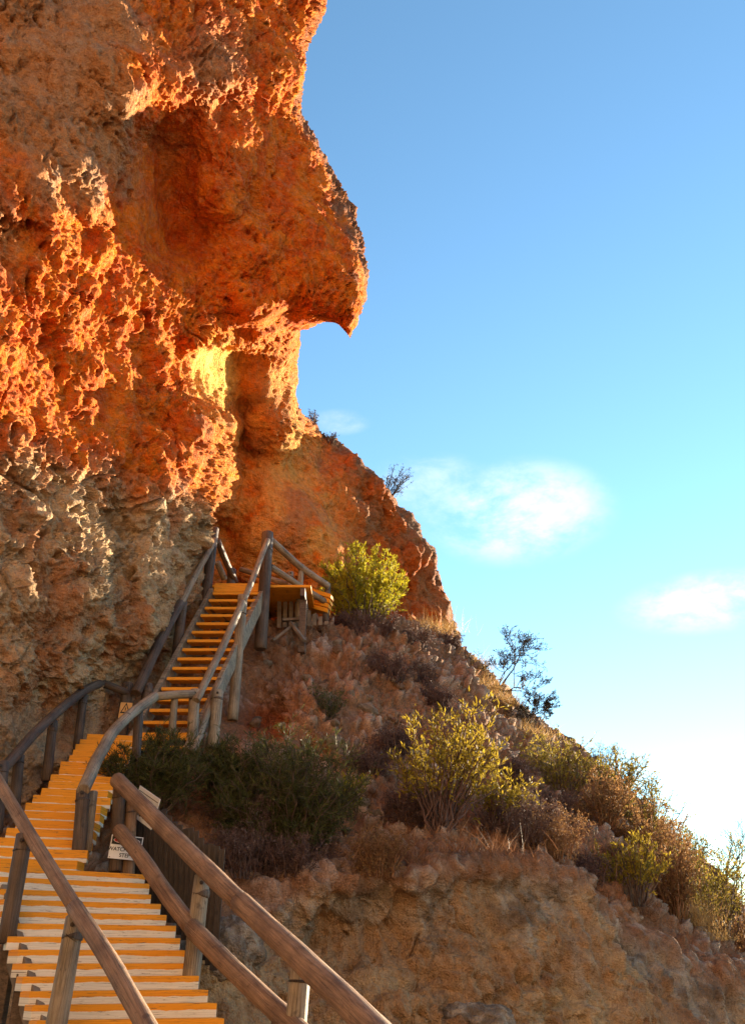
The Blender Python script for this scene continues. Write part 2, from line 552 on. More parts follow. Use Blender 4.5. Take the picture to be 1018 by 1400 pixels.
def build_cliff():
    rows = np.arange(-330, 1110, 1.4)
    nc = 410
    sil = np.interp(rows, C_SIL[:, 0], C_SIL[:, 1])
    # coarse depth field then bilinear sampling
    gx = np.arange(-160, 680, 6.0); gy = np.arange(-390, 1130, 6.0)
    GX, GY = np.meshgrid(gx, gy)
    D = cliff_depth(GX, GY)

    def depth(PX, PY):
        fx = (PX - gx[0]) / 6.0; fy = (PY - gy[0]) / 6.0
        ix = np.clip(fx.astype(int), 0, len(gx) - 2); iy = np.clip(fy.astype(int), 0, len(gy) - 2)
        ax, ay = fx - ix, fy - iy
        return (D[iy, ix] * (1 - ax) * (1 - ay) + D[iy, ix + 1] * ax * (1 - ay) + D[iy + 1, ix] * (1 - ax) * ay + D[iy + 1, ix + 1] * ax * ay)
    # columns spread along each row by true surface length, so steep flanks keep their detail
    t = np.linspace(0, 1, 600)
    ss = np.convolve(np.pad(sil, 60, mode='edge'), np.hanning(121) / np.hanning(121).sum(), 'valid')   # broad outline; the skyline detail only bends the last columns

    def colpx(T):
        return -140 + (ss[:, None] + 140) * T + (sil - ss)[:, None] * sstep(.62, 1.0, T) ** 2
    PX0 = colpx(np.repeat(t[None], len(rows), 0))
    PY0 = np.repeat(rows[:, None], 600, 1)
    P0 = W(PX0, PY0, depth(PX0, PY0))
    arc = np.concatenate([np.zeros((len(rows), 1)), np.cumsum(np.linalg.norm(np.diff(P0, axis=1), axis=-1), 1)], 1)
    m = .5 * t[None] + .5 * arc / arc[:, -1:]
    m = blur(m, 12)
    m = (m - m[:, :1]) / (m[:, -1:] - m[:, :1])
    tn = np.linspace(0, 1, nc)
    TT = np.stack([np.interp(tn, m[k], t) for k in range(len(rows))])
    PX = colpx(TT)
    PY = np.repeat(rows[:, None], nc, 1)
    Y = depth(PX, PY)
    # rounded lip towards the skyline
    dist = (sil[:, None] - PX)
    Y = Y + 0.5 * np.exp(-dist / 6.0)
    PYs = PY + 27 * np.exp(-((PX - 477) / 5.0) ** 2) * np.clip((PY - 398) / 34, 0, 1) * (PY < 434)
    P = W(PX, PYs, Y)
    # flank behind the skyline
    nw = 26
    k = np.linspace(0, 1, nw + 1)[1:]
    back = np.stack([0.10 * np.sin(k * 3.1) - 2.6 * k ** 2, 6.5 * k ** 1.3, -0.3 * k], -1)
    rise = np.stack([0.06 * np.sin(k * 3.1) - 2.2 * k ** 2, 3.2 * k ** 1.2, 4.2 * k], -1)       # back of the overhanging nose climbs away
    nose = (1 - sstep(472, 505, rows))[:, None, None]
    P = np.concatenate([P, P[:, -1:, :] + lerp(back[None], rise[None], nose)], 1)
    PX = np.concatenate([PX, np.repeat(PX[:, -1:], nw, 1)], 1)
    PY = np.concatenate([PY, np.repeat(PY[:, -1:], nw, 1)], 1)

    def spot(x, y, rx, ry):
        return np.exp(-(((PX - x) / rx) ** 2 + ((PY - y) / ry) ** 2))
    # smooth hollows and sandy walls
    sm = np.maximum.reduce([spot(228, 300, 58, 90) * 1.15, spot(385, 690, 60, 110) * 0.9, spot(350, 545, 50, 60), spot(300, 505, 26, 34) * 1.1,
                            spot(340, 740, 60, 40), spot(455, 735, 50, 50) * .8, spot(380, 430, 90, 26) * .7, spot(90, 100, 120, 130) * .55, spot(70, 990, 120, 36) * .9, spot(190, 960, 60, 40) * .9,
                            spot(150, 575, 26, 40) * .8, spot(35, 490, 20, 26) * .8, spot(30, 345, 26, 22) * .8, spot(380, 250, 60, 110) * .45])
    sm = np.clip(sm * 1.25, 0, 1)
    n0 = blur(grid_normals(P), 30); n0 = unit(n0)
    big = fbm(P * 0.42, 4) * 0.75 + fbm(P * 1.1 + 5, 3) * 0.32
    rimd = np.exp(-np.clip(np.interp(PY, C_SIL[:, 0], C_SIL[:, 1]) - PX, 0, 900) / 28)
    P1 = P + n0 * (big * (1 - .55 * sm) * (1 - .72 * rimd))[..., None]
    n1 = unit(blur(grid_normals(P1), 8))
    q = P1 * np.array((1, 1, .72)) + 0.22 * np.stack([fbm(P1 * 1.7 + 3, 3), fbm(P1 * 1.7 + 40, 3), fbm(P1 * 1.7 + 80, 3)], -1)
    a1, a2, _ = worley(q * 1.7, 1)
    b1, b2, bi = worley(q * 4.6, 2)
    c1, c2, ci = worley(q * 9.5, 3)
    d1, d2, di = worley(q * 20.0, 4)
    mixn = .15 + .8 * sstep(-.25, .2, fbm(P1 * .55 + 91, 3))                # honeycomb against nodules
    honey = (1 - sstep(0, .36, b2 - b1)) * .105 + (1 - sstep(0, .38, c2 - c1)) * .062 - .05
    nod = (0.55 - b1) * .13 + (0.5 - c1) * .125
    h = (0.6 - a1) * .24 * (1 - .7 * sm) * (1 + .9 * sstep(440, 520, PX) * (PY > 580))
    h += lerp(nod, honey, mixn) * (1 - .9 * sm)
    h += (0.5 - d1) * .06 * (1 - .75 * sm)
    h += fbm(P1 * 11, 3) * .035 * (1 - .6 * sm)
    h *= (1 - .35 * rimd)
    holes = sstep(.80, .86, bi) * (1 - sstep(.16, .34, b1)) * .20 + sstep(.62, .75, ci) * (1 - sstep(.12, .38, c1)) * .12
    h -= holes * (1 - .6 * sm)
    # deeper folds: crack lines
    fold = np.abs(fbm(P1 * .8 + 200, 3))
    h -= (1 - sstep(0, .035, fold)) * .13 * (1 - sm) * sstep(0, .2, fbm(P1 * 1.3 + 600, 2))
    P2 = P1 + n1 * h[..., None]

    # ---- rock colour, reflected glow and shade partly painted in: orange ochre, buff calcrete, red earth streaks, grey weathering crust
    orange = np.array((.68, .165, .010)); deep = np.array((.56, .095, .005)); buff = np.array((.50, .335, .195))
    grey = np.array((.34, .25, .165)); sand = np.array((.70, .36, .09)); red = np.array((.40, .16, .065)); yellow = np.array((.78, .50, .12))
    w1 = fbm(P1 * .9 + 300, 4)[..., None]; w2 = fbm(P1 * 2.6 + 340, 4)[..., None]
    c = lerp(orange, deep, sstep(-.25, .3, w2))
    edge = PY + 70 * w1[..., 0] + 45 * w2[..., 0] + np.clip(PX - 150, 0, 200) * -.35 + np.clip(150 - PX, 0, 200) * .15
    low = sstep(610, 680, edge) * (1 - sstep(255, 285, PX + 8 * w2[..., 0]))
    lowc = lerp(buff, red, sstep(-.05, .25, fbm(P1 * np.array((1.2, 1.2, .8)) + 400, 4))[..., None] * .8)
    lowc = lerp(lowc, grey, sstep(.05, .35, fbm(P1 * 2.2 + 440, 3))[..., None] * .6)
    c = lerp(c, lowc, low[..., None])  # buff lower rock, its shaded tone included in the colour
    ul_shade = sstep(-.1, .35, spot(70, 120, 130, 170)[..., None] - .25 + .6 * w1) * .85
    c = lerp(c, lerp(np.array((.38, .19, .085)), grey, sstep(-.1, .3, w2) * .7), ul_shade)  # grey-brown rock with the dimness of the upper left painted in
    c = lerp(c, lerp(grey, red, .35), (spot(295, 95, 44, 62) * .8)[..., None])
    sand_glow = np.clip(spot(350, 545, 55, 70) * .8 + spot(385, 680, 80, 120) * 1.3 + spot(455, 735, 60, 60) * 1.1 + spot(330, 730, 50, 50), 0, 1)[..., None] * sstep(-.35, .2, w2 + .15)
    c = lerp(c, lerp(sand, np.array((.42, .19, .07)), sstep(-.1, .3, w1)), sand_glow * .8)  # sandy walls; the recess spot is lightened to paint in bounced light
    c = lerp(c, yellow, np.clip(spot(299, 508, 26, 36) * 1.5, 0, 1)[..., None] * .8)  # sunlit patch in the gap painted into the rock as yellow
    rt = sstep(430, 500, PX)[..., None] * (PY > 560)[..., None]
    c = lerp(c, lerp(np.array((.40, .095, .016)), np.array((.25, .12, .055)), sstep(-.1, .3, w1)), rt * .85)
    crust_shade = sstep(.6, 1.0, np.exp(-np.clip(np.interp(PY, C_SIL[:, 0], C_SIL[:, 1]) - PX, 0, 400) / 30) + .5 * w2[..., 0])[..., None] * ((PY < 424) | (PY > 575))[..., None]
    c = lerp(c, np.array((.15, .085, .05)), crust_shade * .8)  # rim crust darkened further to paint the skyline edge as unlit
    c = lerp(c, buff, (sstep(.62, .95, di) * .22)[..., None])
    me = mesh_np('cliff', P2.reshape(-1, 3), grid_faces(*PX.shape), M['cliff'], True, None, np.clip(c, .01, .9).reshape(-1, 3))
    return link('cliff', me, None, kind='structure', label='towering orange pitted cliff overhanging the timber stairs')


build_cliff()

# ------------------------------------------------------------------ the hillside with its cut bank
H_PTS = [
    (-60, 1500, 10.4), (-60, 1300, 10.6), (-60, 1150, 11.0), (40, 1080, 12.0), (100, 1040, 12.6), (100, 1200, 11.0), (100, 1400, 10.0),
    (160, 980, 13.6), (170, 1060, 12.5), (170, 1130, 11.4), (200, 1190, 10.7), (235, 1260, 10.2), (240, 1400, 9.8), (280, 1290, 9.8),
    (240, 930, 14.6), (240, 1000, 13.1), (300, 880, 15.6), (300, 950, 14.2), (290, 1030, 12.6), (300, 1130, 11.5), (310, 1210, 10.8), (330, 1260, 10.3), (320, 1400, 9.8),
    (340, 862, 16.0), (345, 930, 15.0), (350, 960, 14.9), (355, 985, 14.3), (345, 1010, 13.1), (380, 1100, 12.2), (380, 1180, 11.5), (385, 1225, 10.9),
    (400, 846, 16.6), (410, 900, 15.6), (390, 950, 14.3), (420, 985, 13.9), (450, 841, 17.2), (450, 880, 16.3), (450, 950, 14.9), (450, 1050, 13.2), (450, 1130, 12.1), (450, 1180, 11.3), (440, 1225, 11.0), (440, 1265, 11.5),
    (400, 1300, 10.8), (400, 1400, 10.3), (500, 1300, 11.6), (500, 1400, 11.0),
    (560, 853, 18.6), (560, 900, 17.3), (560, 960, 16.0), (560, 1050, 14.1), (560, 1140, 12.6), (560, 1195, 11.5), (560, 1235, 11.8), (560, 1400, 11.3),
    (625, 873, 20.5), (640, 940, 18.4), (650, 1040, 15.3), (650, 1130, 13.3), (650, 1175, 12.4), (650, 1215, 12.5), (650, 1400, 11.8),
    (700, 945, 21.0), (700, 1000, 18.3), (760, 990, 21.3), (760, 1060, 18.0), (760, 1150, 14.8), (760, 1200, 13.4), (760, 1250, 13.2), (760, 1400, 12.5),
    (850, 1063, 21.6), (850, 1150, 17.6), (850, 1230, 14.8), (850, 1262, 14.2), (850, 1300, 13.9), (850, 1400, 13.2),
    (950, 1162, 22.0), (950, 1240, 18.2), (950, 1300, 15.6), (950, 1325, 15.0), (950, 1400, 14.2),
    (1018, 1226, 22.2), (1018, 1290, 18.5), (1018, 1335, 16.0), (1018, 1370, 15.4), (1018, 1400, 15.0),
    (1300, 1420, 22.0), (1300, 1500, 17.5), (400, 1560, 9.9), (650, 1560, 11.4), (850, 1560, 12.7), (1018, 1560, 14.3), (100, 1560, 9.4),
]
H_SIL = np.array([(-80, 1150), (60, 1080), (100, 1040), (160, 985), (240, 930), (300, 882), (340, 862), (400, 846), (450, 841), (560, 853), (600, 862), (625, 873), (645, 893), (660, 908),
                  (700, 946), (740, 978), (760, 990), (775, 993), (800, 1012), (825, 1040), (850, 1063), (900, 1108), (950, 1162), (1018, 1226), (1320, 1440)], float)
hill_depth = RBF(H_PTS, 22.0)
HG = {}


def build_hill():
    cols = np.arange(-80, 1240, 2.0)
    nr = 360
    top = np.interp(cols, H_SIL[:, 0], H_SIL[:, 1])
    t = np.linspace(0, 1, nr)
    PX = np.repeat(cols[None], nr, 0)
    PY = top[None] + (1580 - top[None]) * t[:, None]
    gx = np.arange(-100, 1260, 7.0); gy = np.arange(820, 1600, 7.0)
    GX, GY = np.meshgrid(gx, gy)
    D = hill_depth(GX, GY)
    fx = (PX - gx[0]) / 7.0; fy = (PY - gy[0]) / 7.0
    ix = np.clip(fx.astype(int), 0, len(gx) - 2); iy = np.clip(fy.astype(int), 0, len(gy) - 2)
    ax, ay = fx - ix, fy - iy
    Y = (D[iy, ix] * (1 - ax) * (1 - ay) + D[iy, ix + 1] * ax * (1 - ay) + D[iy + 1, ix] * (1 - ax) * ay + D[iy + 1, ix + 1] * ax * ay)
    P = W(PX, PY, Y)
    nw = 24
    k = np.linspace(1, 0, nw + 1)[:-1]
    ridge = sstep(560, 660, cols)[None, :, None]
    bk = np.stack([0 * k, 7 * k ** 1.3, .1 + 0 * k], -1)[:, None]           # bench below the landing
    br = np.stack([2.0 * k, 9 * k ** 1.2, .12 * np.sin(k * 3) - 6.0 * k ** 1.7], -1)[:, None]   # back of the ridge
    Pw = P[:1] + lerp(bk, br, ridge)
    P = np.concatenate([Pw, P], 0)
    PX = np.concatenate([np.repeat(PX[:1], nw, 0), PX], 0)
    PY = np.concatenate([np.repeat(PY[:1], nw, 0), PY], 0)

    def spot(x, y, rx, ry):
        return np.exp(-(((PX - x) / rx) ** 2 + ((PY - y) / ry) ** 2))
    # height of the rim of the cut bank in each column
    rim = np.interp(PX, [0, 300, 360, 400, 440, 480, 520, 560, 650, 720, 780, 850, 930, 1018, 1240], [1300, 1262, 1240, 1212, 1196, 1205, 1190, 1200, 1183, 1190, 1214, 1264, 1312, 1350, 1450])
    n0 = unit(blur(grid_normals(P), 26))
    nv = fbm(P * .7 + 60, 3)
    bank = sstep(2, 26, PY - rim + 14 * nv)
    n0 = np.where(n0[..., 1:2] > 0, n0, n0)
    if (n0[nr // 2 + nw, :, 1].mean()) > 0:
        n0 = -n0
    big = fbm(P * .5 + 7, 4) * .55 + fbm(P * 1.3 + 9, 3) * .26
    gate = sstep(330, 380, PX + .0 * PY)
    P1 = P + n0 * (big * lerp(.25, .8, gate) * (1 - .35 * bank))[..., None]
    n1 = unit(blur(grid_normals(P1), 6))
    if (n1[nr // 2 + nw, :, 1].mean()) > 0:
        n1 = -n1
    q = P1 + .2 * np.stack([fbm(P1 * 1.9 + 3, 3), fbm(P1 * 1.9 + 40, 3), fbm(P1 * 1.9 + 80, 3)], -1)
    a1, a2, ai = worley(q * 1.15, 5)
    b1, b2, bi = worley(q * 4.2, 6)
    c1, c2, ci = worley(q * 9.0, 7)
    d1, d2, di = worley(q * 18.0, 8)
    stony = sstep(-.3, .08, fbm(P1 * .6 + 120, 3) + .16 + .5 * spot(680, 980, 70, 90) + .3 * spot(440, 890, 80, 40))
    slope = (.55 - a1) * .20 + (sstep(0, .5, b2 - b1) * (.04 + .09 * bi) + (.45 - b1) * .10 - .06 + (sstep(0, .6, c2 - c1) * (.02 + .045 * ci) + (.45 - c1) * .04 - .03)) * lerp(.4, 1, stony) + (.5 - d1) * .03 + fbm(P1 * 3.1 + 70, 4) * .20 + fbm(P1 * 12, 3) * .03
    slope -= sstep(.7, .8, bi) * (1 - sstep(.2, .45, b1)) * .2
    slope -= sstep(.75, .85, ci) * (1 - sstep(.15, .4, c1)) * .12
    # bank: vertical ribs, pockets and pits below an overhanging crust
    qb = q * np.array((1, 1, .45))
    e1, e2, ei = worley(qb * 1.6, 9)
    rough = sstep(-.22, .12, fbm(P1 * .8 + 160, 3))
    wall = (.55 - e1) * .36 + (.5 - b1) * .24 * rough + (.5 - c1) * .11 * lerp(.25, 1, rough) + (.5 - d1) * .055 + fbm(P1 * 5, 4) * .10 + fbm(P1 * np.array((3, 3, .8)) + 66, 3) * .16
    wall -= sstep(.82, .9, ci) * (1 - sstep(.12, .3, c1)) * .13
    crack = np.abs(fbm(P1 * np.array((1.0, 1.0, .35)) + 240, 3))
    wall -= (1 - sstep(0, .03, crack)) * .14 * sstep(.05, .2, fbm(P1 * 1.6 + 610, 2))
    lip = np.exp(-((PY - rim + 10 * nv - 2) / 17.0) ** 2) * (.14 + .3 * fbm(P1 * 1.4 + 77, 3))
    slope = slope * (1 - .6 * np.exp(-((PY - rim) / 26.0) ** 2))
    h = lerp(slope, wall, bank) + lip * (1 - bank * .3) * gate
    P2 = P1 + n1 * (h * lerp(.35, 1, gate))[..., None]

    pale = np.array((.55, .44, .35)); pink = np.array((.52, .35, .26)); earth = np.array((.28, .145, .082)); rust = np.array((.34, .16, .075))
    greyc = np.array((.42, .345, .265)); ochre = np.array((.42, .255, .135)); sandb = np.array((.54, .38, .215)); brown = np.array((.29, .155, .08))
    w1 = fbm(P1 * .8 + 300, 4)[..., None]; w2 = fbm(P1 * 2.8 + 340, 4)[..., None]
    up = sstep(-.05, .09, slope - .22 * fbm(P1 * 3.1 + 70, 4) + .12 * w2[..., 0])[..., None]
    left = sstep(560, 430, PX + 60 * w1[..., 0])[..., None]
    st = lerp(lerp(pale, greyc, sstep(-.1, .3, w2)), pink, left * .8 + .15)
    so = lerp(earth, rust, sstep(-.2, .3, w1))
    c = lerp(so, st, up * lerp(.35, 1, stony)[..., None])
    bc = lerp(ochre, sandb, sstep(-.1, .28, w1))
    bc = lerp(bc, brown, sstep(-.02, .25, wall[..., None] * .7 + w2 * .6 - .05) * .75)
    bc = lerp(bc, rust, sstep(800, 1000, PX)[..., None] * sstep(-.2, .3, w2) * .55)
    drip = sstep(0.0, .3, fbm(P1 * np.array((2.2, 2.2, .28)) + 500, 3) + .40 - (PY - rim) / 210.0)[..., None]
    bc = lerp(bc, lerp(greyc, np.array((.19, .145, .105)), sstep(-.2, .3, w2)), drip * .85)
    c = lerp(c, bc, bank[..., None])
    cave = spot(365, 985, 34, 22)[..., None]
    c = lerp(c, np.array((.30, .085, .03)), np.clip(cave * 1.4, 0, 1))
    me = mesh_np('hillside', P2.reshape(-1, 3), grid_faces(*PX.shape), M['hill'], True, None, np.clip(c, .01, .9).reshape(-1, 3))
    HG.update(PX=PX[nw:], PY=PY[nw:], P=P2[nw:], N=n1[nw:], top=top, cols=cols, nr=nr)
    return link('hillside', me, None, kind='structure', label='stony scrub covered hillside above an eroded ochre bank')


hill = build_hill()


def on_hill(px, py):
    """surface point and normal of the hillside seen at photo pixel px, py"""
    j = int(np.clip(round((px + 80) / 2.0), 0, len(HG['cols']) - 1))
    tp = HG['top'][j]
    i = int(np.clip(round((py - tp) / (1580 - tp) * (HG['nr'] - 1)), 0, HG['nr'] - 1))
    return HG['P'][i, j].copy(), HG['N'][i, j].copy()


def build_ground():
    s = 1500.0
    xs = np.concatenate([[-s, -300, -80], np.linspace(-30, 30, 25), [80, 300, s]])
    X, Y = np.meshgrid(xs, xs)
    Z = -0.05 + .05 * fbm(np.stack([X * .35, Y * .35, 0 * X], -1), 3) * (np.hypot(X, Y) < 60)
    me = mesh_np('ground', np.stack([X, Y, Z], -1).reshape(-1, 3), grid_faces(*X.shape), M['soil'])
    link('ground', me, None, kind='structure', label='dusty brown ground at the foot of the bank')


build_ground()


def build_bounce_cliff():
    """unseen cliff added behind the viewpoint to bounce warm sunlight onto the shaded rock"""
    path = np.array([(-9.5, 7.5), (-11.0, 3.0), (-11.0, -3.0), (-9.0, -9.0), (-4.0, -13.0), (3.0, -15.0), (11.0, -16.0), (20.0, -20.0)])
    s_ = np.concatenate([[0], np.cumsum(np.linalg.norm(np.diff(path, axis=0), axis=1))])
    t = np.linspace(0, s_[-1], 170)
    xy = np.stack([np.interp(t, s_, path[:, k]) for k in (0, 1)], -1)
    for _ in range(30):
        xy[1:-1] = (xy[:-2] + 2 * xy[1:-1] + xy[2:]) / 4
    z = np.linspace(-1, 19, 110)
    P = np.stack([np.repeat(xy[None, :, 0], 110, 0), np.repeat(xy[None, :, 1], 110, 0), np.repeat(z[:, None], 170, 1)], -1)
    n = unit(grid_normals(P))
    c0 = np.array((0, 4, 5.0)) - P
    n = np.where((n * c0).sum(-1, keepdims=True) < 0, -n, n)
    a1, _, _ = worley(P * .8, 3); b1, _, _ = worley(P * 2.2, 4)
    P = P + n * (fbm(P * .25, 4) * 2.0 + (.5 - a1) * .6 + (.5 - b1) * .25)[..., None]
    w = fbm(P * .6 + 30, 4)[..., None]
    c = lerp(np.array((.48, .37, .26)), np.array((.40, .275, .17)), sstep(-.25, .3, w))
    me = mesh_np('cliff', P.reshape(-1, 3), grid_faces(110, 170), M['cliff'], True, None, c.reshape(-1, 3))  # added out of view as a warm reflecting wall
    link('cliff', me, None, kind='structure', label='unseen buff cliff added behind the viewpoint to bounce warm light')


build_bounce_cliff()

# ------------------------------------------------------------------ timber: logs, boards, steps
RNG = np.random.RandomState(5)


def log_mesh(name, pts, rad, mat, S=14, wob=.035, taper=1.0, step=.16):
    """a round log along the points, with flattened cut ends and small lumps"""
    pts = np.array(pts, float)
    seg = np.linalg.norm(np.diff(pts, axis=0), axis=1)
    s = np.concatenate([[0], np.cumsum(seg)])
    n = max(4, int(s[-1] / step) + 1)
    t = np.linspace(0, s[-1], n)
    Pc = np.stack([np.interp(t, s, pts[:, k]) for k in range(3)], -1)
    if len(pts) > 2:                       # soften the bends
        for _ in range(1):
            Pc[1:-1] = (Pc[:-2] + 2 * Pc[1:-1] + Pc[2:]) / 4
    sd = RNG.rand() * 90
    Pc[1:-1] += rad * .10 * np.stack([perlin(np.stack([t[1:-1] * .9, 0 * t[1:-1] + sd + 9 * k, 0 * t[1:-1]], -1)) for k in range(3)], -1)
    T = unit(np.gradient(Pc, axis=0))
    ref = np.where(np.abs(T[:, 2:3]) > .9, np.array((1., 0, 0)), np.array((0, 0, 1.)))
    A = unit(np.cross(T, ref)); B = np.cross(T, A)
    ang = np.arange(S) * 2 * math.pi / S
    dirs = A[:, None] * np.cos(ang)[None, :, None] + B[:, None] * np.sin(ang)[None, :, None]
    rr = rad * np.linspace(1, taper, n)[:, None] * (1 + wob * 2.2 * perlin(np.stack([np.repeat((t * 2.6)[:, None], S, 1) + sd, np.cos(ang)[None].repeat(n, 0) * 1.3, np.sin(ang)[None].repeat(n, 0) * 1.3], -1)))
    # chamfered ends
    Pc = np.concatenate([Pc[:1], Pc[:1] + T[:1] * rad * .12, Pc[1:-1], Pc[-1:] - T[-1:] * rad * .12, Pc[-1:]])
    rr = np.concatenate([rr[:1] * .86, rr[:1], rr[1:-1], rr[-1:], rr[-1:] * .86])
    dirs = np.concatenate([dirs[:1], dirs[:1], dirs[1:-1], dirs[-1:], dirs[-1:]])
    tt = np.concatenate([[0, .01], t[1:-1], [t[-1] - .01, t[-1]]])
    V = Pc[:, None] + dirs * rr[..., None]
    m = len(Pc)
    idx = np.arange(m * S).reshape(m, S); j = np.roll(idx, -1, 1)
    F = np.stack([idx[:-1], idx[1:], j[1:], j[:-1]], -1).reshape(-1, 4).tolist()
    UV = np.stack([np.repeat((np.abs(np.arange(S) - S / 2) / S)[None], m, 0) + sd, np.repeat(tt[:, None], S, 1) + sd], -1).reshape(-1, 2)
    V = V.reshape(-1, 3)
    c = Pc.mean(0)
    me = bpy.data.meshes.new(name)
    F.append(list(idx[0])); F.append(list(idx[-1][::-1]))
    me.from_pydata(V.tolist(), [], F)
    l = me.uv_layers.new(name='UVMap')
    vi = np.empty(len(me.loops), np.int32); me.loops.foreach_get('vertex_index', vi)
    l.data.foreach_set('uv', UV[vi].astype(np.float32).ravel())
    me.polygons.foreach_set('use_smooth', [len(p.vertices) == 4 for p in me.polygons])
    me.materials.append(mat)
    me.update()
    return me


def log(name, parent, pts, rad, mat, **kw):
    return link(name, log_mesh(name, pts, rad, M[mat], **kw), parent)


def prism(name, parent, corners, mat, uvs=None):
    """hexahedron from 8 corners: 0-3 bottom ring, 4-7 top ring"""
    C = np.array(corners, float)
    ctr = C.mean(0)
    b = .006
    F = [(0, 3, 2, 1), (4, 5, 6, 7), (0, 1, 5, 4), (1, 2, 6, 5), (2, 3, 7, 6), (3, 0, 4, 7)]
    me = bpy.data.meshes.new(name)
    me.from_pydata(C.tolist(), [], F)
    l = me.uv_layers.new(name='UVMap')
    L = np.linalg.norm(C[1] - C[0])
    vals = []
    for p in me.polygons:
        for v in p.vertices:
            vals += [0.0 if v in (0, 3, 4, 7) else L, 0.0 if v < 4 else 1.0]
    l.data.foreach_set('uv', vals)
    me.materials.append(M[mat] if isinstance(mat, str) else mat)
    me.update()
    o = link(name, me, parent)
    bv = o.modifiers.new('bevel', 'BEVEL'); bv.width = b; bv.segments = 2; bv.limit_method = 'ANGLE'
    return o


def beam(name, parent, a, b, w, h, mat, up=(0, 0, 1)):
    a, b, up = np.array(a, float), np.array(b, float), np.array(up, float)
    t = unit(b - a); s = unit(np.cross(t, up)); u = np.cross(s, t)
    c = [a - s * w / 2 - u * h / 2, b - s * w / 2 - u * h / 2, b + s * w / 2 - u * h / 2, a + s * w / 2 - u * h / 2]
    c += [x + u * h for x in c]
    return prism(name, parent, c, mat)


Z3 = np.array((0, 0, 1.0))


def flight(name, label, L0, R0, L1, R1, n, mat, extra=0, depth=1.35, tread=None, jit=.02, group=None):
    """n steps between the bottom edge L0-R0 and the top edge L1-R1"""
    L0, R0, L1, R1 = (np.array(x, float) for x in (L0, R0, L1, R1))
    t = thing(name, label, 'stairs', ((L0 + R0) / 2).tolist(), group)
    base = np.array(t.location)
    rise = (L1[2] - L0[2]) / n
    for k in range(-extra, n + 1):
        f = k / n; g = (k + depth) / n
        j = RNG.uniform(-1, 1, 4)
        l, r = lerp(L0, L1, f), lerp(R0, R1, f)
        lb, rb = lerp(L0, L1, g), lerp(R0, R1, g)
        w = unit(r - l)
        l = l + w * j[0] * jit * 2; r = r + w * j[1] * jit * 2
        z = lerp(L0[2], L1[2], f)
        th = tread if tread else rise * 1.06
        zt = z + j[2] * .004 + .004 * (k % 2)
        c = [np.array((*p[:2], zt - th)) for p in (l, r, rb, lb)] + [np.array((*p[:2], zt)) for p in (l, r, rb, lb)]
        prism('step', t, [x - base for x in c], mat(k) if callable(mat) else mat)
    return t, base


# lower flight, fanning round the corner
LF = dict(L0=W(52, 1397, 7.6), R0=W(312, 1392, 7.92), L1=W(-10, 1183, 8.5), R1=W(196, 1197, 9.4))
zb, zt = (LF['L0'][2] + LF['R0'][2]) / 2, (LF['L1'][2] + LF['R1'][2]) / 2
for k_, z_ in (('L0', zb), ('R0', zb), ('L1', zt), ('R1', zt)):
    LF[k_][2] = z_
low, lowb = flight('staircase', 'wide lower flight of stairs painted in orange and white stripes', **LF, n=12, mat=lambda k: 'step_low', extra=3)
for e in (0, 1):
    a, b = (LF['L0'], LF['L1']) if e == 0 else (LF['R0'], LF['R1'])
    d = b - a
    s = np.array((.10, .02, 0)) if e == 0 else np.array((-.10, -.02, 0))
    beam('stringer', low, a - d * .3 + s - Z3 * .24 - lowb, b + s - Z3 * .24 - lowb, .06, .24, 'timber')
for f in (-.12, .12, .38, .66):
    p = lerp(LF['L0'], LF['L1'], f) + np.array((.06, .06, 0))
    beam('support_post', low, (p[0], p[1], -.02) - lowb, p - Z3 * .13 - lowb, .11, .11, 'log_dark', up=(1, 0, 0))
for f in (.1, .42, .75):
    p = lerp(LF['R0'], LF['R1'], f) + np.array((-.10, .10, 0))
    beam('support_post', low, (p[0], p[1], -.02) - lowb, p - Z3 * .13 - lowb, .11, .11, 'log_dark', up=(1, 0, 0))

MF = dict(L0=W(-25, 1166, 8.87), R0=W(112, 1172, 9.16), L1=W(117, 1003, 12.08), R1=W(186, 1006, 12.2))
zb = zt_low = LF['L1'][2] + .11
zt = (MF['L1'][2] + MF['R1'][2]) / 2
for k_, z_ in (('L0', zb), ('R0', zb), ('L1', zt), ('R1', zt)):
    MF[k_][2] = z_
mid, midb = flight('staircase', 'narrow middle flight of mostly orange steps hugging the cliff foot', **MF, n=17, mat='step_mid')
for e in (0, 1):
    a, b = (MF['L0'], MF['L1']) if e == 0 else (MF['R0'], MF['R1'])
    s = np.array((.08, .02, 0)) if e == 0 else np.array((-.08, -.02, 0))
    beam('stringer', mid, a + s - Z3 * .24 - midb, b + s - Z3 * .24 - midb, .06, .24, 'timber')

UF = dict(L0=W(196, 987, 12.5), R0=W(268, 989, 12.5), L1=W(291, 808, 15.0), R1=W(354, 810, 15.0))
for k_ in ('L0', 'R0'):
    UF[k_][2] = 4.63
for k_ in ('L1', 'R1'):
    UF[k_][2] = 7.60
upf, upb = flight('staircase', 'steep upper flight of open orange treads climbing to the landing', **UF, n=14, mat='step_top', extra=2, depth=1.15, tread=.05, jit=.0)
for e in (0, 1):
    a, b = (UF['L0'], UF['L1']) if e == 0 else (UF['R0'], UF['R1'])
    d = b - a
    s = np.array((-.05, 0, 0)) if e == 0 else np.array((.05, 0, 0))
    beam('stringer', upf, a - d * .16 + s + np.array((0, .12, -.06)) - upb, b + d * .03 + s + np.array((0, .12, -.06)) - upb, .07, .26, 'log_grey')

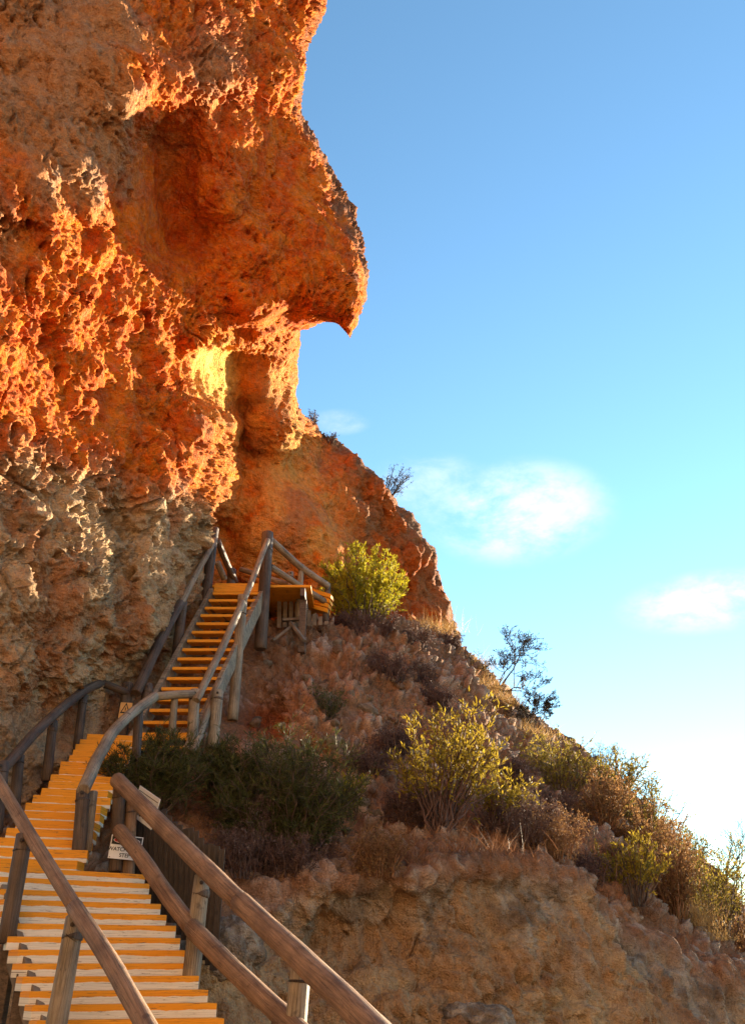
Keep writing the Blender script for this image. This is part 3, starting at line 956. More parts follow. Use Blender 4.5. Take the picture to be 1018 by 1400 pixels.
# turning platform between middle and upper flights
plat = thing('platform', 'small orange decked platform between the middle and upper stairs', 'platform', (-3.2, 12.4, 4.3))
pb = np.array(plat.location)
for k in range(6):
    y = 12.24 + k * .145
    x0, x1 = -3.95 + .06 * k, -2.55
    c = [(x0, y, 4.30), (x1, y, 4.30), (x1, y + .135, 4.30), (x0, y + .135, 4.30)]
    c += [(a_, b_, 4.36) for a_, b_, _ in c]
    prism('plank', plat, [np.array(x) - pb for x in c], 'step_top')
beam('bearer', plat, np.array((-3.9, 12.3, 4.22)) - pb, np.array((-2.6, 12.3, 4.22)) - pb, .08, .15, 'log_dark')
for x in (-3.8, -2.7):
    beam('support_post', plat, np.array((x, 12.42, 2.9)) - pb, np.array((x, 12.42, 4.2)) - pb, .12, .12, 'log_dark', up=(1, 0, 0))

# landing at the top: orange fascia boards, deck planks
land = thing('landing_deck', 'orange landing deck at the head of the upper stairs', 'deck', (-2.3, 15.4, 7.75))
lb = np.array(land.location)
for k in range(2):
    z0 = 7.665 + k * .095
    c = [(-2.94, 15.16 + .03 * k, z0), (-2.07, 15.16 + .03 * k, z0), (-2.07, 15.21 + .03 * k, z0), (-2.94, 15.21 + .03 * k, z0)]
    c += [(a_, b_, z0 + .09) for a_, b_, _ in c]
    prism('fascia_board', land, [np.array(x) - lb for x in c], 'step_top')
for k in range(11):
    y = 15.27 + k * .15
    c = [(-3.0, y, 7.80), (-1.15, y, 7.80), (-1.15, y + .14, 7.80), (-3.0, y + .14, 7.80)]
    c += [(a_, b_, 7.85) for a_, b_, _ in c]
    prism('plank', land, [np.array(x) - lb for x in c], 'step_top')
for x in (-2.9, -2.1, -1.3):
    beam('bearer', land, np.array((x, 15.24, 7.70)) - lb, np.array((x, 16.9, 7.70)) - lb, .09, .16, 'log_dark')
for x, y in ((-2.9, 15.4), (-1.3, 15.5), (-1.3, 16.7), (-2.9, 16.7)):
    beam('support_post', land, np.array((x, y, 6.6)) - lb, np.array((x, y, 7.62)) - lb, .13, .13, 'log_dark', up=(1, 0, 0))

# next flight leaving the landing to the right, seen side on: three orange boards in a sloping row
nx = thing('staircase', 'short orange boarded ramp descending from the landing behind the lime bush', 'stairs', W(430, 838, 16.6).tolist())
nb_ = np.array(nx.location)
for k in range(4):
    a0 = W(401, 797 + 7.2 * k, 16.5 - .0 * k); a1 = W(452 - 1.5 * k, 812 + 6.5 * k, 16.2)
    c = [a0, a1, a1 + (0.05, .22, 0), a0 + (0.05, .22, 0)]
    hgt = .088
    c = [x - Z3 * hgt - nb_ for x in c] + [x - nb_ for x in c]
    prism('plank', nx, c, 'step_top')
for px_ in (408, 446):
    p = W(px_, 822, 16.72)
    beam('support_post', nx, p - Z3 * .9 - nb_, p - Z3 * .02 - nb_, .1, .1, 'timber', up=(1, 0, 0))

# small retaining palings and broken props under the landing's right side
def palings(name, label, cat, tops, bots, mat, w=.10, group=None):
    t = thing(name, label, cat, bots[len(bots) // 2].tolist(), group)
    b0 = np.array(t.location)
    for a, b in zip(tops, bots):
        d = np.array((w / 2, .0, 0)); e = np.array((0, .022, 0))
        j = RNG.uniform(-.02, .02)
        a = a + Z3 * RNG.uniform(-.05, .03)
        c = [b - d, b + d, b + d + e, b - d + e, a - d * .9 + Z3 * RNG.uniform(-.02, .02) + (0, j, 0), a + d * .9 + Z3 * RNG.uniform(-.02, .02) + (0, j, 0), a + d * .9 + e + (0, j, 0), a - d * .9 + e + (0, j, 0)]
        prism('paling', t, [x - b0 for x in c], mat)
    return t, b0


n_ = 9
tp = [W(382 + 8 * k, 800 + 6.3 * k, 16.0) for k in range(n_)]
bt = [W(382 + 8 * k, 848 - .5 * k, 16.0) - Z3 * .15 for k in range(n_)]
palings('retaining_palings', 'row of short weathered palings holding the soil beside the landing', 'fence', tp, bt, 'timber', .085)
pr = thing('timber_prop', 'two loose weathered boards propped as a low triangle on the slope', 'boards', W(400, 868, 15.5).tolist())
b0 = np.array(pr.location)
beam('board', pr, W(372, 876, 15.3) - b0, W(402, 853, 15.55) - b0, .1, .05, 'timber')
beam('board', pr, W(398, 851, 15.5) - b0, W(416, 876, 15.3) - b0, .1, .05, 'timber')
beam('board', pr, W(386, 848, 15.62) - b0, W(420, 846, 15.7) - b0, .1, .05, 'timber')


# ------------------------------------------------------------------ log railings
def railing(label, base, rails, posts, group='log railings along the stairs'):
    base = np.array(base, float)
    t = thing('log_railing', label, 'railing', base.tolist(), group)
    for pts, r, m in rails:
        log('rail', t, [W(*p) - base for p in pts], r, m)
    for a, b, r, m in posts:
        po = log('post', t, [W(*b) - base, W(*a) - base], r, m, taper=.95)
        if r > .06:                                  # tie of dark wire and a bolt head near the top
            A, B = W(*a) - base, W(*b) - base
            q = lerp(A, B, .16)
            log('wire_tie', po, [q + unit(A - B) * .012, q - unit(A - B) * .012], r * 1.045, 'log_dark', step=.006, wob=.0)
            q = lerp(A, B, .07) + np.array((.15, -.985, 0)) * r * .93
            log('bolt', po, [q, q + np.array((.15, -.985, 0)) * .022], .017, 'paling', S=8, step=.006, wob=.0)
    return t, base


# right side of the lower flight: two thick brown rails
rl, rb0 = railing('pair of thick brown log rails descending beside the lower stairs', W(262, 1350, 8.5), [
    ([(160, 1066, 9.6), (215, 1122, 8.95), (275, 1182, 8.25), (330, 1235, 7.6)], .080, 'log_brown'),
    ([(328, 1233, 7.62), (400, 1300, 6.85), (505, 1400, 5.85), (700, 1590, 4.4)], .083, 'log_brown'),
    ([(163, 1135, 9.5), (190, 1166, 9.1), (225, 1220, 8.7), (266, 1273, 8.32)], .073, 'log_brown'),
    ([(262, 1268, 8.34), (330, 1336, 7.65), (400, 1402, 7.0), (520, 1520, 5.9)], .076, 'log_brown')],
    [((164, 1072, 9.68), (158, 1192, 9.62), .070, 'log_dark'),
     ((181, 1092, 9.72), (175, 1215, 9.66), .062, 'log_brown'),
     ((277, 1196, 8.42), (258, 1372, 8.38), .075, 'log_grey'),
     ((233, 1262, 8.95), (228, 1310, 8.95), .06, 'log_dark'),
     ((412, 1318, 7.02), (398, 1475, 6.98), .078, 'log_grey')])

railing('brown log rail crossing in front of the striped lower steps', W(78, 1405, 7.35), [
    ([(-60, 965, 9.3), (0, 1072, 8.6), (52, 1160, 8.0), (104, 1243, 7.4)], .056, 'log_brown'),
    ([(102, 1240, 7.42), (150, 1312, 6.85), (200, 1402, 6.3), (270, 1540, 5.6)], .063, 'log_brown')],
    [((104, 1252, 7.45), (70, 1440, 7.4), .078, 'log_grey'),
     ((34, 1140, 8.15), (8, 1290, 8.1), .072, 'log_dark'),
     ((205, 1412, 6.32), (185, 1560, 6.3), .078, 'log_grey')])

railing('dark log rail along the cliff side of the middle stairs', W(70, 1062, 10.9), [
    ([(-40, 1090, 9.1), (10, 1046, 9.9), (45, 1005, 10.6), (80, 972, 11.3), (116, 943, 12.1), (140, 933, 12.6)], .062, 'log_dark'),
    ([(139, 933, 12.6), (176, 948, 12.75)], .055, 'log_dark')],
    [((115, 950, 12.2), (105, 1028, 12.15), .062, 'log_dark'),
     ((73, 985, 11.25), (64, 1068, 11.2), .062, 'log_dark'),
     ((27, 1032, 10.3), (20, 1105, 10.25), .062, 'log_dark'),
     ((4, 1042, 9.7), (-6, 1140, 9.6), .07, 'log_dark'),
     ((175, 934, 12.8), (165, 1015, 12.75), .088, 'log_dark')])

railing('grey log rail curving up the outer side of the middle stairs', W(108, 1172, 9.25), [
    ([(114, 1080, 9.35), (132, 1040, 10.0), (152, 1003, 10.7), (180, 975, 11.3), (212, 952, 11.9)], .068, 'log_grey'),
    ([(210, 953, 11.88), (238, 949, 12.1), (265, 949, 12.25)], .06, 'log_grey')],
    [((114, 1078, 9.42), (107, 1182, 9.4), .072, 'log_dark'),
     ((128, 1082, 9.6), (118, 1165, 9.55), .05, 'log_grey'),
     ((190, 972, 11.6), (186, 1040, 11.55), .06, 'log_dark'),
     ((239, 954, 12.15), (235, 1005, 12.1), .052, 'log_grey'),
     ((267, 943, 12.3), (262, 1032, 12.25), .078, 'log_grey')])

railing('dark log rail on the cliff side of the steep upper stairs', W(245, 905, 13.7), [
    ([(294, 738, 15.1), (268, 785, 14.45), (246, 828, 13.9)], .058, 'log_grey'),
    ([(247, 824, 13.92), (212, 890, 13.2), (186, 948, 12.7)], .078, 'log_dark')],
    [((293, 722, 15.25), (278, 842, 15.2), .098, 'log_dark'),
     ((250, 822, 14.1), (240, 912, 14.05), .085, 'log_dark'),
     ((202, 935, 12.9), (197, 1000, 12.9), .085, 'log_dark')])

railing('grey log rails on the open side of the steep upper stairs', W(322, 975, 13.6), [
    ([(366, 738, 15.05), (350, 780, 14.5), (333, 822, 13.9)], .052, 'log_grey'),
    ([(332, 823, 13.85), (302, 890, 13.0), (268, 958, 12.2)], .058, 'log_grey'),
    ([(350, 818, 15.0), (320, 890, 13.9), (290, 955, 12.9), (264, 1030, 12.1)], .055, 'log_grey')],
    [((366, 728, 15.15), (356, 888, 15.1), .115, 'log_dark'),
     ((332, 814, 13.95), (318, 985, 13.9), .088, 'log_grey'),
     ((298, 944, 12.75), (291, 1022, 12.7), .088, 'log_grey')])

railing('pale log rails sloping down from the tall post beside the lime bush', W(408, 838, 16.0), [
    ([(370, 738, 15.3), (411, 776, 15.9), (449, 802, 16.3)], .068, 'log_grey'),
    ([(370, 775, 15.3), (411, 802, 15.9), (447, 824, 16.3)], .062, 'log_grey')],
    [((412, 772, 15.95), (408, 845, 15.9), .058, 'log_grey'),
     ((448, 800, 16.35), (445, 850, 16.3), .062, 'log_dark')])

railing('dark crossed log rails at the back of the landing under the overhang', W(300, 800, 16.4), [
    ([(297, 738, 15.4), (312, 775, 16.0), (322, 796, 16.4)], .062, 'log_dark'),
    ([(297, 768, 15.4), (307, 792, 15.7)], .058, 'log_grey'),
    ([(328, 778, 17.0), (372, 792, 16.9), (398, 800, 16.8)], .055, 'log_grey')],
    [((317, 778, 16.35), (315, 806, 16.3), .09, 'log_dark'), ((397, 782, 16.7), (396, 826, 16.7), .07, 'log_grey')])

# ------------------------------------------------------------------ dark paling fence, signs
n_ = 17
tp = [W(188 + 7.2 * k, 1083 + 5.2 * k, 10.0 - .055 * k) for k in range(n_)]
bt = [W(186 + 6.6 * k, 1215 + 7.0 * k, 10.0 - .055 * k) for k in range(n_)]
palings('paling_fence', 'dark stained paling fence with ragged tops beside the lower stairs', 'fence', tp, bt, 'paling', .072)


def text_mesh(body, size, mat):
    cu = bpy.data.curves.new('lettering', 'FONT')
    cu.body = body; cu.size = size; cu.align_x = 'CENTER'; cu.align_y = 'CENTER'; cu.offset = size * .018
    o = bpy.data.objects.new('lettering', cu)
    COL.objects.link(o)
    me = bpy.data.meshes.new_from_object(o.evaluated_get(bpy.context.evaluated_depsgraph_get()))
    bpy.data.objects.remove(o); bpy.data.curves.remove(cu)
    me.materials.clear(); me.materials.append(mat)
    return me


def flat(name, parent, pts, z, mat, th=.003):
    n = len(pts)
    V = [(x, y, z - th) for x, y in pts] + [(x, y, z) for x, y in pts]
    F = [list(range(n))[::-1], list(range(n, 2 * n))] + [[k, (k + 1) % n, (k + 1) % n + n, k + n] for k in range(n)]
    me = bpy.data.meshes.new(name); me.from_pydata(V, [], F); me.materials.append(M[mat]); me.update()
    return link(name, me, parent)


def sign_frame(o, tl, tr, bl):
    """orient so that local x runs tl->tr, y up, origin at the centre"""
    x = unit(tr - tl); y = tl - bl; y = unit(y - x * np.dot(x, y)); z = np.cross(x, y)
    c = (tr + bl) / 2
    o.matrix_world = Matrix(((x[0], y[0], z[0], c[0]), (x[1], y[1], z[1], c[1]), (x[2], y[2], z[2], c[2]), (0, 0, 0, 1)))
    return np.linalg.norm(tr - tl), np.dot(tl - bl, y)


def rect(w, h, x=0, y=0):
    return [(x - w / 2, y - h / 2), (x + w / 2, y - h / 2), (x + w / 2, y + h / 2), (x - w / 2, y + h / 2)]


def oval(w, h, x=0, y=0, n=32):
    return [(x + w / 2 * math.cos(2 * math.pi * k / n), y + h / 2 * math.sin(2 * math.pi * k / n)) for k in range(n)]


d_ = thing('warning_sign', 'white WATCH YOUR STEP sign with black band and red oval on the rail posts', 'sign')
w_, h_ = sign_frame(d_, W(152.5, 1140.5, 9.52), W(195.5, 1145, 9.62), W(148.5, 1173, 9.5))
plate_ = flat('sign_plate', d_, rect(w_, h_), 0, 'white', .006)
flat('sign_band', plate_, rect(w_ * .94, h_ * .36, 0, h_ * .28), .0022, 'black', .0018)
flat('oval_border', plate_, oval(w_ * .84, h_ * .28, 0, h_ * .28), .0044, 'white', .0018)
flat('red_oval', plate_, oval(w_ * .80, h_ * .24, 0, h_ * .28), .0066, 'red', .0018)
for body, y, s_ in (('DANGER', .28, .19), ('WATCH YOUR', -.10, .20), ('STEP', -.34, .20)):
    me = text_mesh(body, h_ * s_ * 1.12, M['white'] if body == 'DANGER' else M['black'])
    o = link('lettering', me, plate_); o.location = (0, y * h_, .0085 if body == 'DANGER' else .0022)
for sx in (-1, 1):
    for sy in (-1, 1):
        flat('screw', plate_, oval(.010, .010, sx * w_ * .45, sy * h_ * .45, 10), .0046, 'black', .004)

d_ = thing('rock_fall_sign', 'plain white metal sign with black lettering fixed to the dark palings', 'sign')
w_, h_ = sign_frame(d_, W(186, 1070, 9.86), W(213.5, 1089, 9.6), W(184.5, 1118, 9.86))
plate_ = flat('sign_plate', d_, rect(w_, h_), 0, 'white', .006)
flat('rule_line', plate_, rect(w_ * .9, h_ * .02, 0, h_ * .36), .0022, 'black', .0018)
me = text_mesh('ROCKS', h_ * .27, M['black'])
o = link('lettering', me, plate_); o.location = (0, -h_ * .28, .0022)

d_ = thing('hazard_sign', 'small faded yellow hazard triangle sign on a dark post', 'sign')
w_, h_ = sign_frame(d_, W(164, 960, 12.58), W(180, 961, 12.58), W(163, 982, 12.58))
plate_ = flat('sign_plate', d_, rect(w_, h_), 0, 'tan', .006)
tri = lambda k: [(-.42 * w_ * k, -.26 * h_ * k + .02), (.42 * w_ * k, -.26 * h_ * k + .02), (0, .42 * h_ * k + .02)]
flat('triangle_border', plate_, tri(1), .0022, 'black', .0018)
flat('triangle_face', plate_, tri(.66), .0044, 'tan', .0018)
flat('symbol', plate_, rect(w_ * .07, h_ * .2, 0, .02), .0066, 'black', .0018)

# ------------------------------------------------------------------ loose rocks
def rock_mesh(name, r, seed, mat, col, squash=(1, 1, .75), n=40, rough=.32):
    th = np.linspace(0, math.pi, n)[:, None]; ph = np.linspace(0, 2 * math.pi, n * 2 + 1)[None]
    d = np.stack([np.sin(th) * np.cos(ph), np.sin(th) * np.sin(ph), np.cos(th) + 0 * ph], -1)
    f = 1 + rough * 1.6 * fbm(d * 1.1 + seed * 7.7, 4)
    a1, a2, ai = worley(d * 1.9 + seed * 3.1, 1)
    f += .22 * (.5 - a1)
    if n > 20:
        b1, b2, bi = worley(d * 5.5 + seed, 2)
        f += .085 * (.5 - b1) - .10 * (bi > .75) * (1 - sstep(.1, .4, b1))
        f += .05 * fbm(d * 12 + seed, 3)
    V = d * f[..., None] * r * np.array(squash)
    w = fbm(d * 2.2 + seed * 5, 4)[..., None]
    c = lerp(np.array(col[0]), np.array(col[1]), sstep(-.2, .25, w))
    return mesh_np(name, V.reshape(-1, 3), grid_faces(n, n * 2 + 1), mat, True, None, c.reshape(-1, 3))


PALE = ((.38, .30, .23), (.55, .44, .34)); PINK = ((.36, .21, .13), (.50, .34, .25)); GREYR = ((.21, .16, .12), (.42, .34, .26))
for (px, py, r, sq, colr, lab, seed) in (
        (322, 1296, .34, (.95, .8, .95), GREYR, 'grey lichen crusted boulder wedged behind the paired log rails', 3),
        (642, 1402, .36, (1.2, .8, .7), GREYR, 'pale grey boulder at the foot of the ochre bank', 8),
        (300, 1268, .2, (1.1, .8, .8), GREYR, 'small grey boulder beside the end of the dark palings', 12)):
    p, nn = on_hill(px, py)
    o = link('boulder', rock_mesh('boulder', r, seed, M['hill'], colr, sq, 56), None)
    o.location = p - nn * r * .08
    tag(o, lab, 'boulder', None)

protos = [rock_mesh('stone', 1.0, 30 + k, M['hill'], PALE if k % 2 else PINK, (1, .85, .62 + .06 * (k % 3)), 14, .38) for k in range(8)]
rs = np.random.RandomState(8)
placed = 0
while placed < 150:
    px = rs.uniform(345, 960); py = rs.uniform(860, 1260)
    top = np.interp(px, H_SIL[:, 0], H_SIL[:, 1])
    rim = np.interp(px, [300, 400, 440, 650, 780, 850, 930, 1018], [1250, 1205, 1190, 1175, 1205, 1255, 1300, 1340])
    if py < top + 14 or py > rim:
        continue
    # denser on the outcrop that runs down the middle of the slope
    if rs.rand() > .35 + .65 * math.exp(-((px - 480 - (py - 860) * .35) / 110.0) ** 2):
        continue
    p, nn = on_hill(px, py)
    o = link('stone', protos[rs.randint(8)], hill)
    s_ = rs.uniform(.045, .10) * (1.0 if rs.rand() < .85 else 1.7)
    o.location = p + nn * s_ * .15
    o.scale = (s_ * rs.uniform(.8, 1.3), s_, s_ * rs.uniform(.8, 1.2))
    o.rotation_euler = rs.uniform(-.6, .6, 3) + np.array((0, 0, rs.uniform(0, 6)))
    placed += 1


# ------------------------------------------------------------------ shrubs, grass, bare trees
def leaf_quads(p, d, ln, wd, rng):
    n = len(p)
    side = unit(np.cross(d, rng.normal(size=(n, 3))))
    nrm_ = np.cross(side, d)
    a = p; t = p + d * ln[:, None]
    m1 = p + d * (ln * .48)[:, None] + side * (wd / 2)[:, None] + nrm_ * (ln * .06)[:, None]
    m2 = p + d * (ln * .48)[:, None] - side * (wd / 2)[:, None] + nrm_ * (ln * .06)[:, None]
    V = np.stack([a, m1, t, m2], 1).reshape(-1, 3)
    F = np.arange(n * 4).reshape(n, 4)
    return V, F


def along(P, t):
    """points and tangents on polylines P (n,k,3) at parameters t (n,m)"""
    n, k, _ = P.shape
    f = np.clip(t, 0, .9999) * (k - 1)
    i = f.astype(int); a = (f - i)[..., None]
    r = np.arange(n)[:, None]
    return P[r, i] * (1 - a) + P[r, i + 1] * a, unit(P[r, i + 1] - P[r, i])


def shrub(name, label, cat, base, h, w, leaf, twig, stems=16, subs=9, fine=0, leaves=12, ll=.06, lw=.018, sub_len=.28, up=.5, spread=.12,
          seed=1, group=None, lean=(0, 0, 0), tmin=.25, twig_r=.007, dome=.35, stem_h=(.55, 1.0), d=None, nod=.35):
    """many stems from the base; side twigs; leaves along the twigs"""
    rng = np.random.RandomState(seed)
    base = np.array(base, float); d = d or w
    o = thing(name, label, cat, base.tolist(), group)
    ph = rng.uniform(0, 2 * math.pi, stems); s = np.sqrt(rng.rand(stems))
    root = np.stack([np.cos(ph) * s * spread * w, np.sin(ph) * s * spread * d, np.full(stems, -.08)], -1)
    tip = np.stack([np.cos(ph) * s * w / 2, np.sin(ph) * s * d / 2, h * rng.uniform(*stem_h, stems) * (1 - dome * s ** 2)], -1) + np.array(lean)
    ctl = root * .6 + tip * np.array((.35, .35, .55))
    K = 7
    tt = np.linspace(0, 1, K)[None, :, None]
    P = (1 - tt) ** 2 * root[:, None] + 2 * tt * (1 - tt) * ctl[:, None] + tt ** 2 * tip[:, None]
    P[:, 1:] += rng.normal(0, .018 * h, (stems, K - 1, 3))
    R = np.linspace(2.2, .7, K)[None] * twig_r * rng.uniform(.7, 1.3, (stems, 1))
    V, F = tubes(P, R, 4)
    link('stems', mesh_np('stems', V, F, M[twig]), o)
    t = rng.uniform(tmin, 1, (stems, subs))
    q, tg = along(P, t)
    q = q.reshape(-1, 3); tg = tg.reshape(-1, 3)
    n = len(q)
    dr = unit(tg * .5 + rng.normal(0, .75, (n, 3)) + np.array((0, 0, up)))
    L = sub_len * h * rng.uniform(.35, 1, n)
    k2 = 4
    u2 = np.linspace(0, 1, k2)[None, :, None]
    Q = q[:, None] + dr[:, None] * u2 * L[:, None, None] + np.array((0, 0, -nod + .0)) * (u2 ** 2) * L[:, None, None] * rng.uniform(-.6, 1, n)[:, None, None]
    Q[:, 1:] += rng.normal(0, .06, (n, k2 - 1, 3)) * L[:, None, None]
    V, F = tubes(Q, np.linspace(1, .4, k2)[None] * np.full((n, 1), twig_r * .55), 3)
    if fine:
        tf = rng.uniform(.15, 1, (n, fine))
        qf, tgf = along(Q, tf)
        qf = qf.reshape(-1, 3); tgf = tgf.reshape(-1, 3)
        m = len(qf)
        df = unit(tgf * .6 + rng.normal(0, .6, (m, 3)) + np.array((0, 0, up * .4)))
        Lf = sub_len * h * .45 * rng.uniform(.4, 1, m)
        Qf = qf[:, None] + df[:, None] * np.linspace(0, 1, 3)[None, :, None] * Lf[:, None, None]
        Qf[:, 1:] += rng.normal(0, .08, (m, 2, 3)) * Lf[:, None, None]
        V2, F2 = tubes(Qf, np.linspace(1, .4, 3)[None] * np.full((m, 1), twig_r * .36), 3)
        F = np.concatenate([F, F2 + len(V)]); V = np.concatenate([V, V2])
        Q = Qf
        n = m
    link('twigs', mesh_np('twigs', V, F, M[twig]), o)
    if leaves and leaf:
        tl = rng.uniform(.05, 1.0, (n, leaves))
        ql, tgl = along(Q, tl)
        ql = ql.reshape(-1, 3); tgl = tgl.reshape(-1, 3)
        m = len(ql)
        dl = unit(tgl * .8 + rng.normal(0, .55, (m, 3)) + np.array((0, 0, up * .5)))
        V, F = leaf_quads(ql, dl, ll * rng.uniform(.5, 1.3, m), lw * rng.uniform(.6, 1.3, m), rng)
        link('foliage', mesh_np('foliage', V, F, M[leaf], False), o)
    return o


def grass(name, label, base, n, h, w, mat, seed=1, group=None, wd=.0065, lean=(0, 0, 0), cat='grass tuft'):
    rng = np.random.RandomState(seed)
    o = thing(name, label, cat, list(base), group)
    r = np.stack([rng.normal(0, w / 3, n), rng.normal(0, w / 4, n), np.full(n, -.06)], -1)
    hh = h * rng.uniform(.25, 1.1, n)
    dr = np.stack([rng.normal(0, .55, n), rng.normal(0, .5, n), np.ones(n)], -1) * hh[:, None]
    t = np.linspace(0, 1, 4)[None, :, None]
    P = r[:, None] + dr[:, None] * t + (np.array(lean) + rng.normal(0, .3, (n, 1, 3))) * (t ** 2) * hh[:, None, None]
    side = unit(np.cross(dr, rng.normal(size=(n, 3))))[:, None] * (np.array((1, .9, .6, .1))[None, :, None] * wd / 2)
    V = np.stack([P - side, P + side], 2).reshape(-1, 3)
    i = np.arange(n * 8).reshape(n, 4, 2)
    F = np.stack([i[:, :-1, 0], i[:, :-1, 1], i[:, 1:, 1], i[:, 1:, 0]], -1).reshape(-1, 4)
    link('blades', mesh_np('blades', V, F, M[mat], False), o)
    ns = max(4, n // 60)
    k = rng.choice(n, ns, replace=False)
    V, F = tubes(P[k] * 1.02, np.full((ns, 4), wd * .22), 3)
    link('stalks', mesh_np('stalks', V, F, M[mat]), o)
    return o


def bare_tree(name, label, base, h, seed, leafmat=None, group=None, lean=(0, 0), cat='tree', r0=.035, depth=5, spreadk=.55, nleaf=3):
    rng = np.random.RandomState(seed)
    o = thing(name, label, cat, list(base), group)
    segs = {0: [], 1: []}
    tips = []

    def grow(p, d, L, r, lev):
        K = 5
        pts = [p]
        for _ in range(K - 1):
            d = unit(d + rng.normal(0, .16, 3) + np.array((lean[0] * .08, lean[1] * .08, .05)))
            pts.append(pts[-1] + d * L / (K - 1))
        pts = np.array(pts)
        segs[0 if lev == 0 else 1].append((pts, np.linspace(r, r * .62, K)))
        if lev >= depth:
            tips.append(pts); return
        nb = 3
        for b in range(nb):
            f = 1.0 if b == 0 else rng.uniform(.45, .95)
            q = pts[int(round(f * (K - 1)))]
            nd = unit(d + rng.normal(0, spreadk, 3) + np.array((0, 0, .12)))
            grow(q, nd, L * rng.uniform(.6, .85), r * .6, lev + 1)
        if lev >= depth - 1:
            tips.append(pts)
    grow(np.array((0, 0, -.1)), unit(np.array((lean[0], lean[1], 1.0))), h * .33, r0, 0)
    for key, nm in ((0, 'trunk'), (1, 'branches')):
        P = np.array([x[0] for x in segs[key]]); R = np.maximum(np.array([x[1] for x in segs[key]]), .0035)
        V, F = tubes(P, R, 6 if key == 0 else 4)
        link(nm, mesh_np(nm, V, F, M['bark']), o)
    if leafmat:
        T = np.array(tips)
        q, tg = along(T, rng.uniform(0, 1, (len(T), nleaf)))
        q = q.reshape(-1, 3)
        d = unit(tg.reshape(-1, 3) + rng.normal(0, .8, q.shape))
        V, F = leaf_quads(q, d, .036 * rng.uniform(.6, 1.3, len(q)), .016 * rng.uniform(.6, 1.3, len(q)), rng)
        link('leaves', mesh_np('leaves', V, F, M[leafmat], False), o)
    return o


def hb(px, py):
    return on_hill(px, py)[0]


# lime green bush in the sun beside the landing
shrub('bush', 'bright lime green bush glowing in sunlight beside the landing', 'bush', hb(500, 850) + (0, .1, 0), 1.95, 2.2, 'leaf_lime', 'twig',
      stems=70, subs=20, leaves=20, ll=.085, lw=.02, sub_len=.15, up=.9, seed=3, twig_r=.008, dome=.45, tmin=.35)
# dark feathery bushes over the middle of the slope
shrub('bush', 'large dark green feathery bush sprawling across the slope', 'bush', hb(392, 1165) + (0, -.2, 0), 1.75, 2.15, 'leaf_dark', 'twig',
      stems=80, subs=20, leaves=20, ll=.10, lw=.0095, sub_len=.24, up=.45, seed=4, twig_r=.007, dome=.5, tmin=.2, d=1.5)
shrub('bush', 'dark green bush growing against the middle stairs rail', 'bush', hb(215, 1110) + (0, -.5, 0), 1.05, 1.5, 'leaf_dark', 'twig',
      stems=44, subs=17, leaves=18, ll=.09, lw=.010, sub_len=.26, up=.4, seed=5, twig_r=.006, dome=.5, tmin=.2, d=.7)
shrub('bush', 'dark green bush at the foot of the steep upper stairs', 'bush', hb(310, 1080) + (0, -.3, 0), .62, 1.0, 'leaf_dark', 'twig',
      stems=40, subs=16, leaves=18, ll=.085, lw=.010, sub_len=.26, up=.4, seed=6, twig_r=.006, dome=.5, tmin=.2, d=.8)
shrub('bush', 'small dull green bush under the rocky ledge', 'bush', hb(447, 982), .70, .75, 'leaf_dark', 'twig',
      stems=20, subs=11, leaves=10, ll=.06, lw=.011, sub_len=.3, up=.7, seed=7, twig_r=.005, dome=.4)
shrub('bush', 'small bright green bush tip beside the large dark bush', 'bush', hb(488, 1092), .62, .5, 'leaf_lime', 'twig',
      stems=14, subs=10, leaves=8, ll=.07, lw=.016, sub_len=.3, up=.9, seed=8, twig_r=.005, dome=.4)
# golden shrubs
shrub('bush', 'golden green upright shrub with dark woody base on the open slope', 'bush', hb(600, 1148), 1.95, 1.75, 'leaf_gold', 'twig_purple',
      stems=42, subs=11, leaves=9, ll=.085, lw=.024, sub_len=.2, up=.9, seed=9, twig_r=.008, dome=.5, tmin=.55, spread=.07, lean=(.25, 0, 0), stem_h=(.45, 1.0))
shrub('bush', 'small golden shrub leaning out beside the larger golden shrub', 'bush', hb(672, 1130), .85, .95, 'leaf_gold', 'twig_purple',
      stems=18, subs=9, leaves=8, ll=.08, lw=.024, sub_len=.26, up=.8, seed=10, twig_r=.006, dome=.4, tmin=.5, lean=(.25, 0, 0))
shrub('bush', 'yellow green shrub with tall pale shoots above the rim of the bank', 'bush', hb(865, 1235), 1.05, 1.35, 'leaf_gold', 'twig',
      stems=28, subs=10, leaves=9, ll=.075, lw=.024, sub_len=.26, up=.9, seed=11, twig_r=.006, dome=.4, tmin=.35)
